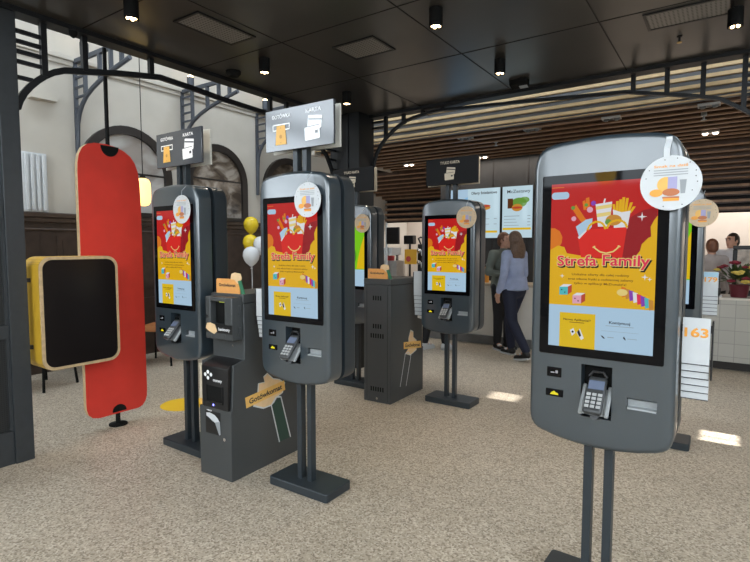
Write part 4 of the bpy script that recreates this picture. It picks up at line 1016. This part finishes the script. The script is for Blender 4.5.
# ------------------------------------------------------------------ people
def remeshed(mb, name, m, parent, vox=.012, sm=4, loc=None):
    ob = mb.build(name, None, parent)
    md = ob.modifiers.new('r', 'REMESH'); md.mode = 'VOXEL'; md.voxel_size = vox
    m2 = ob.modifiers.new('s', 'SMOOTH'); m2.factor = .5; m2.iterations = sm
    dg = bpy.context.evaluated_depsgraph_get(); dg.update()
    me = bpy.data.meshes.new_from_object(ob.evaluated_get(dg)); ob.modifiers.clear()
    old = ob.data; ob.data = me; bpy.data.meshes.remove(old)
    me.materials.clear(); me.materials.append(m); me.shade_smooth()
    return ob
def chain(mb, pts, rs, inf=0.0):
    for (a, ra), (b, rb) in zip(zip(pts, rs), zip(pts[1:], rs[1:])): mb.cone(a, b, ra+inf, rb+inf)
def hand(mb, w, d, side):
    """palm and five bent fingers; w wrist, d pointing direction of the hand"""
    d = d.normalized(); s = Vector((0, 1, 0)) if abs(d.y) < .7 else Vector((1, 0, 0))
    s = (s-d*s.dot(d)).normalized(); n = d.cross(s)
    c = w+d*.045
    rotm = Matrix((s, n, d)).transposed()
    mb.ball(c, (.040, .016, .052), rotm)
    for i, L in enumerate((.068, .078, .074, .058)):
        b = w+d*.085+s*(.030-.020*i)
        k1 = b+d*L*.5+n*side*.006; k2 = b+d*L*.95+n*side*.022
        mb.cone(b, k1, .0095, .009, 8); mb.cone(k1, k2, .009, .0075, 8)
    b = w+d*.03+s*.034; k1 = b+d*.03+s*.022+n*side*.008; k2 = k1+d*.03+s*.002+n*side*.008
    mb.cone(b, k1, .012, .0105, 8); mb.cone(k1, k2, .0105, .0085, 8)
def person(name_lab, loc, rz, H, J, female, shirt, trousers, hairm, hairlong, shoes_m, head_yaw=0, sleeves='long', group=None):
    t = thing('person', name_lab, 'person', loc, rz)
    k = H/1.72; V = lambda p: Vector(p)*k
    sh = .165 if female else .19; hp = .10 if female else .092
    d = dict(pel=(0, 0, .95), waist=(0, 0, 1.08), chest=(0, .0, 1.27), neck=(0, .005, 1.44), head=(0, .02, 1.60))
    for s, q in ((-1, 'l'), (1, 'r')):
        d['sh'+q] = (s*sh, 0, 1.40); d['el'+q] = (s*(sh+.05), -.02, 1.12); d['wr'+q] = (s*(sh+.06), .05, .88); d['hd'+q] = (0, .15, -1)
        d['hip'+q] = (s*hp, 0, .92); d['kn'+q] = (s*hp, .02, .50); d['an'+q] = (s*hp, 0, .085); d['toe'+q] = (s*(hp+.02), .16, .03)
    d.update(J)
    P = {a: V(b) for a, b in d.items()}
    f = .93 if female else 1.0
    def torso(mb, inf):
        for c, r in ((P['pel'], (.165, .115, .12)), (P['waist'], (.135*f, .10, .12)), (P['chest'], (.165*f, .115, .15)), ((P['chest']+P['neck'])*.5, (.15*f, .09, .09))):
            mb.ball(c, tuple((x+inf)*k for x in r))
        mb.tube([P['pel'], P['waist'], P['chest']], [.12+inf, .115+inf, .13+inf], 14)
        mb.cone(P['shl'], P['shr'], .058+inf, .058+inf)
    def arms(mb, inf, stop=1.0):
        for q in 'lr':
            w = P['el'+q].lerp(P['wr'+q], stop)
            chain(mb, [P['sh'+q], P['el'+q], w], [.054, .042, .042-(.042-.028)*stop], inf)
    def legs(mb, inf, foot=True):
        for q in 'lr':
            chain(mb, [P['hip'+q], P['kn'+q], P['an'+q]+Vector((0, 0, .0 if foot else .04))], [.088, .060, .042], inf)
    # body
    mb = MB(); torso(mb, -.01); arms(mb, -.004); legs(mb, -.006)
    mb.cone(P['chest']+Vector((0, 0, .12*k)), P['head']-Vector((0, .015, .05*k)), .058, .052)
    hq = Matrix.Rotation(head_yaw, 3, 'Z'); hc = P['head']
    hv = lambda x, y, z: hc+hq @ Vector((x, y, z))*k
    mb.ball(hc, (.074*k, .092*k, .112*k), hq); mb.ball(hv(0, .03, -.05), (.054*k, .058*k, .062*k), hq)
    mb.cone(hv(0, .088, .022), hv(0, .112, -.018), .010, .014, 8); mb.ball(hv(0, .095, -.022), (.018, .012, .010), hq)
    mb.ball(hv(0, .083, -.058), (.026, .010, .008), hq); mb.ball(hv(0, .078, -.075), (.022, .012, .008), hq); mb.ball(hv(0, .078, -.098), (.024, .018, .016), hq)
    mb.ball(hv(0, .080, .040), (.055, .012, .010), hq)
    for s in (-1, 1): mb.ball(hv(s*.076, -.005, -.005), (.010, .020, .032), hq)
    for q, s in (('l', 1), ('r', -1)):
        hand(mb, P['wr'+q], V(d['hd'+q]), s)
        mb.cone(P['an'+q], P['toe'+q], .035, .028)
    remeshed(mb, 'body', M['skin'], t, .0075, 3)
    for s in (-1, 1):
        MB().ball(hv(s*.031, .083, .016), (.013, .007, .008), hq, 10, 6).build('eye', M['line'], t, smooth=True)
        MB().cone(hv(s*.048, .086, .036), hv(s*.016, .094, .040), .004, .005, 8).build('eyebrow', hairm, t, smooth=True)
    MB().cone(hv(-.022, .091, -.066), hv(.022, .091, -.066), .003, .003, 6).build('mouth', mat_lips, t, smooth=True)
    # clothing
    mb = MB(); torso(mb, .014); arms(mb, .014, .94 if sleeves == 'long' else .05)
    mb.cone(P['neck']-Vector((0, 0, .04)), P['neck']+Vector((0, 0, .02)), .075, .064)
    if female: mb.lathe([(.205, .93*k), (.185, 1.0*k), (.17, 1.1*k)], (P['pel'].x, P['pel'].y, 0), 20)
    else: mb.lathe([(.19, .90*k), (.18, 1.0*k), (.165, 1.1*k)], (P['pel'].x, P['pel'].y, 0), 20)
    o = remeshed(mb, 'shirt', shirt, t, .014, 6)
    mb = MB(); legs(mb, .018, False); mb.ball(P['pel']-Vector((0, 0, .03)), (.178*k, .130*k, .12*k)); 
    for q in 'lr': mb.cone(P['pel'], P['hip'+q], .11, .105)
    remeshed(mb, 'trousers', trousers, t, .014, 6)
    for q in 'lr':
        mb = MB(); a = P['an'+q]; b = P['toe'+q]
        mb.cone(Vector((a.x, a.y-.03, a.z-.03)), b, .046, .036); mb.cone(a+Vector((0, 0, .01)), a-Vector((0, .01, .035)), .05, .048)
        lo = min(a.z-.085*k, b.z-.03*k)
        s_ = remeshed(mb, 'shoe', shoes_m, t, .010, 3)
        v0 = Vector((b.x-a.x, b.y-a.y, b.z-(a.z-.055*k)))
        mb = MB(); base = a-Vector((0, .03, .076*k)); tip = b-Vector((0, 0, .018)); 
        mb.tube([base-v0*.15, base+v0*.5, tip+v0*.12], [(.012, .042), (.012, .048), (.010, .034)], square=True); mb.build('sole', M['white'], s_, smooth=False)
        mb = MB(); m_ = a.lerp(b, .45)+Vector((0, 0, .012)); mb.ball(m_, (.043, .03, .022), None, 10, 6); mb.build('shoe_panel', M['white'], s_, smooth=True)
    # hair
    mb = MB(); mb.ball(hv(0, -.018, .022), (.086*k, .098*k, .108*k), hq)
    if hairlong:
        mb.cone(hv(0, -.05, -.02), hv(0, -.075, -.19), .088, .085)
        for a in (-1, -.6, .6, 1): mb.cone(hv(a*.07, -.02, .0), hv(a*.10, -.04, -.19), .035, .03)
        for i in range(10):
            a = -1.3+i*.29; mb.cone(hv(math.sin(a)*.10, -.05-math.cos(a)*.06, -.06), hv(math.sin(a)*.135, -.05-math.cos(a)*.075, -.14), .034, .026); mb.cone(hv(math.sin(a)*.135, -.05-math.cos(a)*.075, -.14), hv(math.sin(a+.12)*.12, -.05-math.cos(a)*.07, -.24), .026, .014)
    else:
        mb.ball(hv(0, -.055, -.02), (.078*k, .055*k, .075*k), hq)
    ho = remeshed(mb, 'hair', hairm, t, .012, 3)
    # open the hair over the face
    bm = bmesh.new(); bm.from_mesh(ho.data)
    hi = hq.inverted()
    dl = []
    for v in bm.verts:
        q = (hi @ (v.co-hc))/k
        if q.y > .035+max(0, -.02-q.z)*.2 and q.z < .062 and abs(q.x) < .075: dl.append(v)
    bmesh.ops.delete(bm, geom=dl, context='VERTS'); bm.to_mesh(ho.data); bm.free()
    return t
mat_lips = mat('lips', (.36, .12, .10), .5)
person('person in a lavender shirt and navy trousers with long wavy brown hair, at the counter', (-2.44, 6.97, 0), R(34.5+34), 1.76,
       dict(knr=(.10, .16, .50), anr=(.10, .12, .085), toer=(.11, .28, .03), knl=(-.10, -.06, .50), anl=(-.10, -.30, .12), toel=(-.11, -.15, .03), ell=(-.24, -.03, 1.13), wrl=(-.24, .06, .90), elr=(.23, .02, 1.13), wrr=(.22, .16, .92)),
       True, M['lavender'], M['navy'], M['hair'], True, M['black'], R(10))
person('person in a grey-green shirt and black trousers, standing behind the person in lavender', (-2.775, 7.44, 0), R(34.5+205), 1.76,
       dict(elr=(.26, -.02, 1.14), wrr=(.16, .20, 1.12), hdr=(-.6, .4, .3), ell=(-.26, -.02, 1.14), wrl=(-.14, .20, 1.10), hdl=(.6, .4, .3)), False, M['olive'], M['blackcloth'], M['hairred'], False, M['black'], R(20))
person('person in black with white shoes, mostly hidden behind the far card-only kiosk', (-3.60, 6.80, 0), R(34.5-60), 1.70,
       dict(knr=(.1, .1, .5), anr=(.1, .14, .085), toer=(.11, .30, .03), knl=(-.1, -.02, .5), anl=(-.1, -.10, .085), toel=(-.11, .06, .03)), False, M['blackcloth'], M['blackcloth'], M['hairdark'], False, M['white'], 0)
person('person in a grey staff shirt seen from behind, left of the two staff', (-.20, 9.15, 0), R(20), 1.66,
       dict(), True, M['staffshirt'], M['blackcloth'], M['hairred'], False, M['black'], 0)
person('person with dark hair in a white staff shirt facing left, right of the two staff', (.055, 10.05, 0), R(150), 1.76,
       dict(elr=(.24, .02, 1.14), wrr=(.14, .22, 1.10), hdr=(-.6, .4, .3)), False, M['staffwhite'], M['blackcloth'], M['hairdark'], False, M['black'], R(-10))

# ------------------------------------------------------------------ light
w = bpy.data.worlds.new('World'); scene.world = w; w.use_nodes = True
nt = w.node_tree; bg = nt.nodes['Background']; bg.inputs['Color'].default_value = (.82, .92, 1.0, 1); bg.inputs['Strength'].default_value = 8.5
def area(name, loc, rot, sx, sy, e, col=(1, 1, 1)):
    d = bpy.data.lights.new(name, 'AREA'); d.shape = 'RECTANGLE'; d.size = sx; d.size_y = sy; d.energy = e; d.color = col
    o = bpy.data.objects.new(name, d); C.objects.link(o); o.location = loc; o.rotation_euler = rot
    return o
def portal(loc, rot, sx, sy):
    o = area('daylight_portal', loc, rot, sx, sy, 1); o.data.cycles.is_portal = True
portal((-1, -6.82, 4.37), (R(90), 0, R(180)), 9.2, 3.2)
portal((-6.88, -3.1, 3.9), (R(90), 0, R(-90)), 4.2, 2.8)
portal((4.48, -2, 3.8), (R(90), 0, R(90)), 7, 3.2)
portal((-5.35, 4.5, 5.98), (0, 0, 0), .9, 9)
portal((-.2, 5.96, 5.98), (0, 0, 0), 9.6, .68)
area('kitchen_fill', (-1.6, 11.0, 2.7), (0, 0, 0), 9.5, .5, 190, (1, .95, .90))  # unseen fill lamp without a fixture, added to brighten the kitchen
area('counter_light', (-2.4, 8.0, 3.0), (0, 0, 0), 6, .3, 45, (1, .90, .78))
sd = bpy.data.lights.new('sunbeam', 'SPOT'); sd.energy = 20000; sd.spot_size = R(30); sd.shadow_soft_size = .008; sd.color = (1, .97, .92)
so = bpy.data.objects.new('sunbeam', sd); C.objects.link(so); so.location = (7.0, 5.15, 4.3)
so.rotation_euler = (Vector((-1.0, 4.9, 0))-Vector(so.location)).to_track_quat('-Z', 'Y').to_euler()

# ------------------------------------------------------------------ camera
cd = bpy.data.cameras.new('camera'); cd.sensor_width = 36; cd.lens = 513.23/750*36; cd.clip_start = .05
co = bpy.data.objects.new('camera', cd); C.objects.link(co); co.location = (0, 0, 1.55); co.rotation_euler = (R(90-3.86), 0, R(34.5))
scene.camera = co
vs = scene.view_settings; vs.view_transform = 'Standard'; vs.look = 'None'; vs.exposure = -0.12; vs.gamma = 1; vs.use_curve_mapping = False
# drop the loose-word suffix objects nobody sees
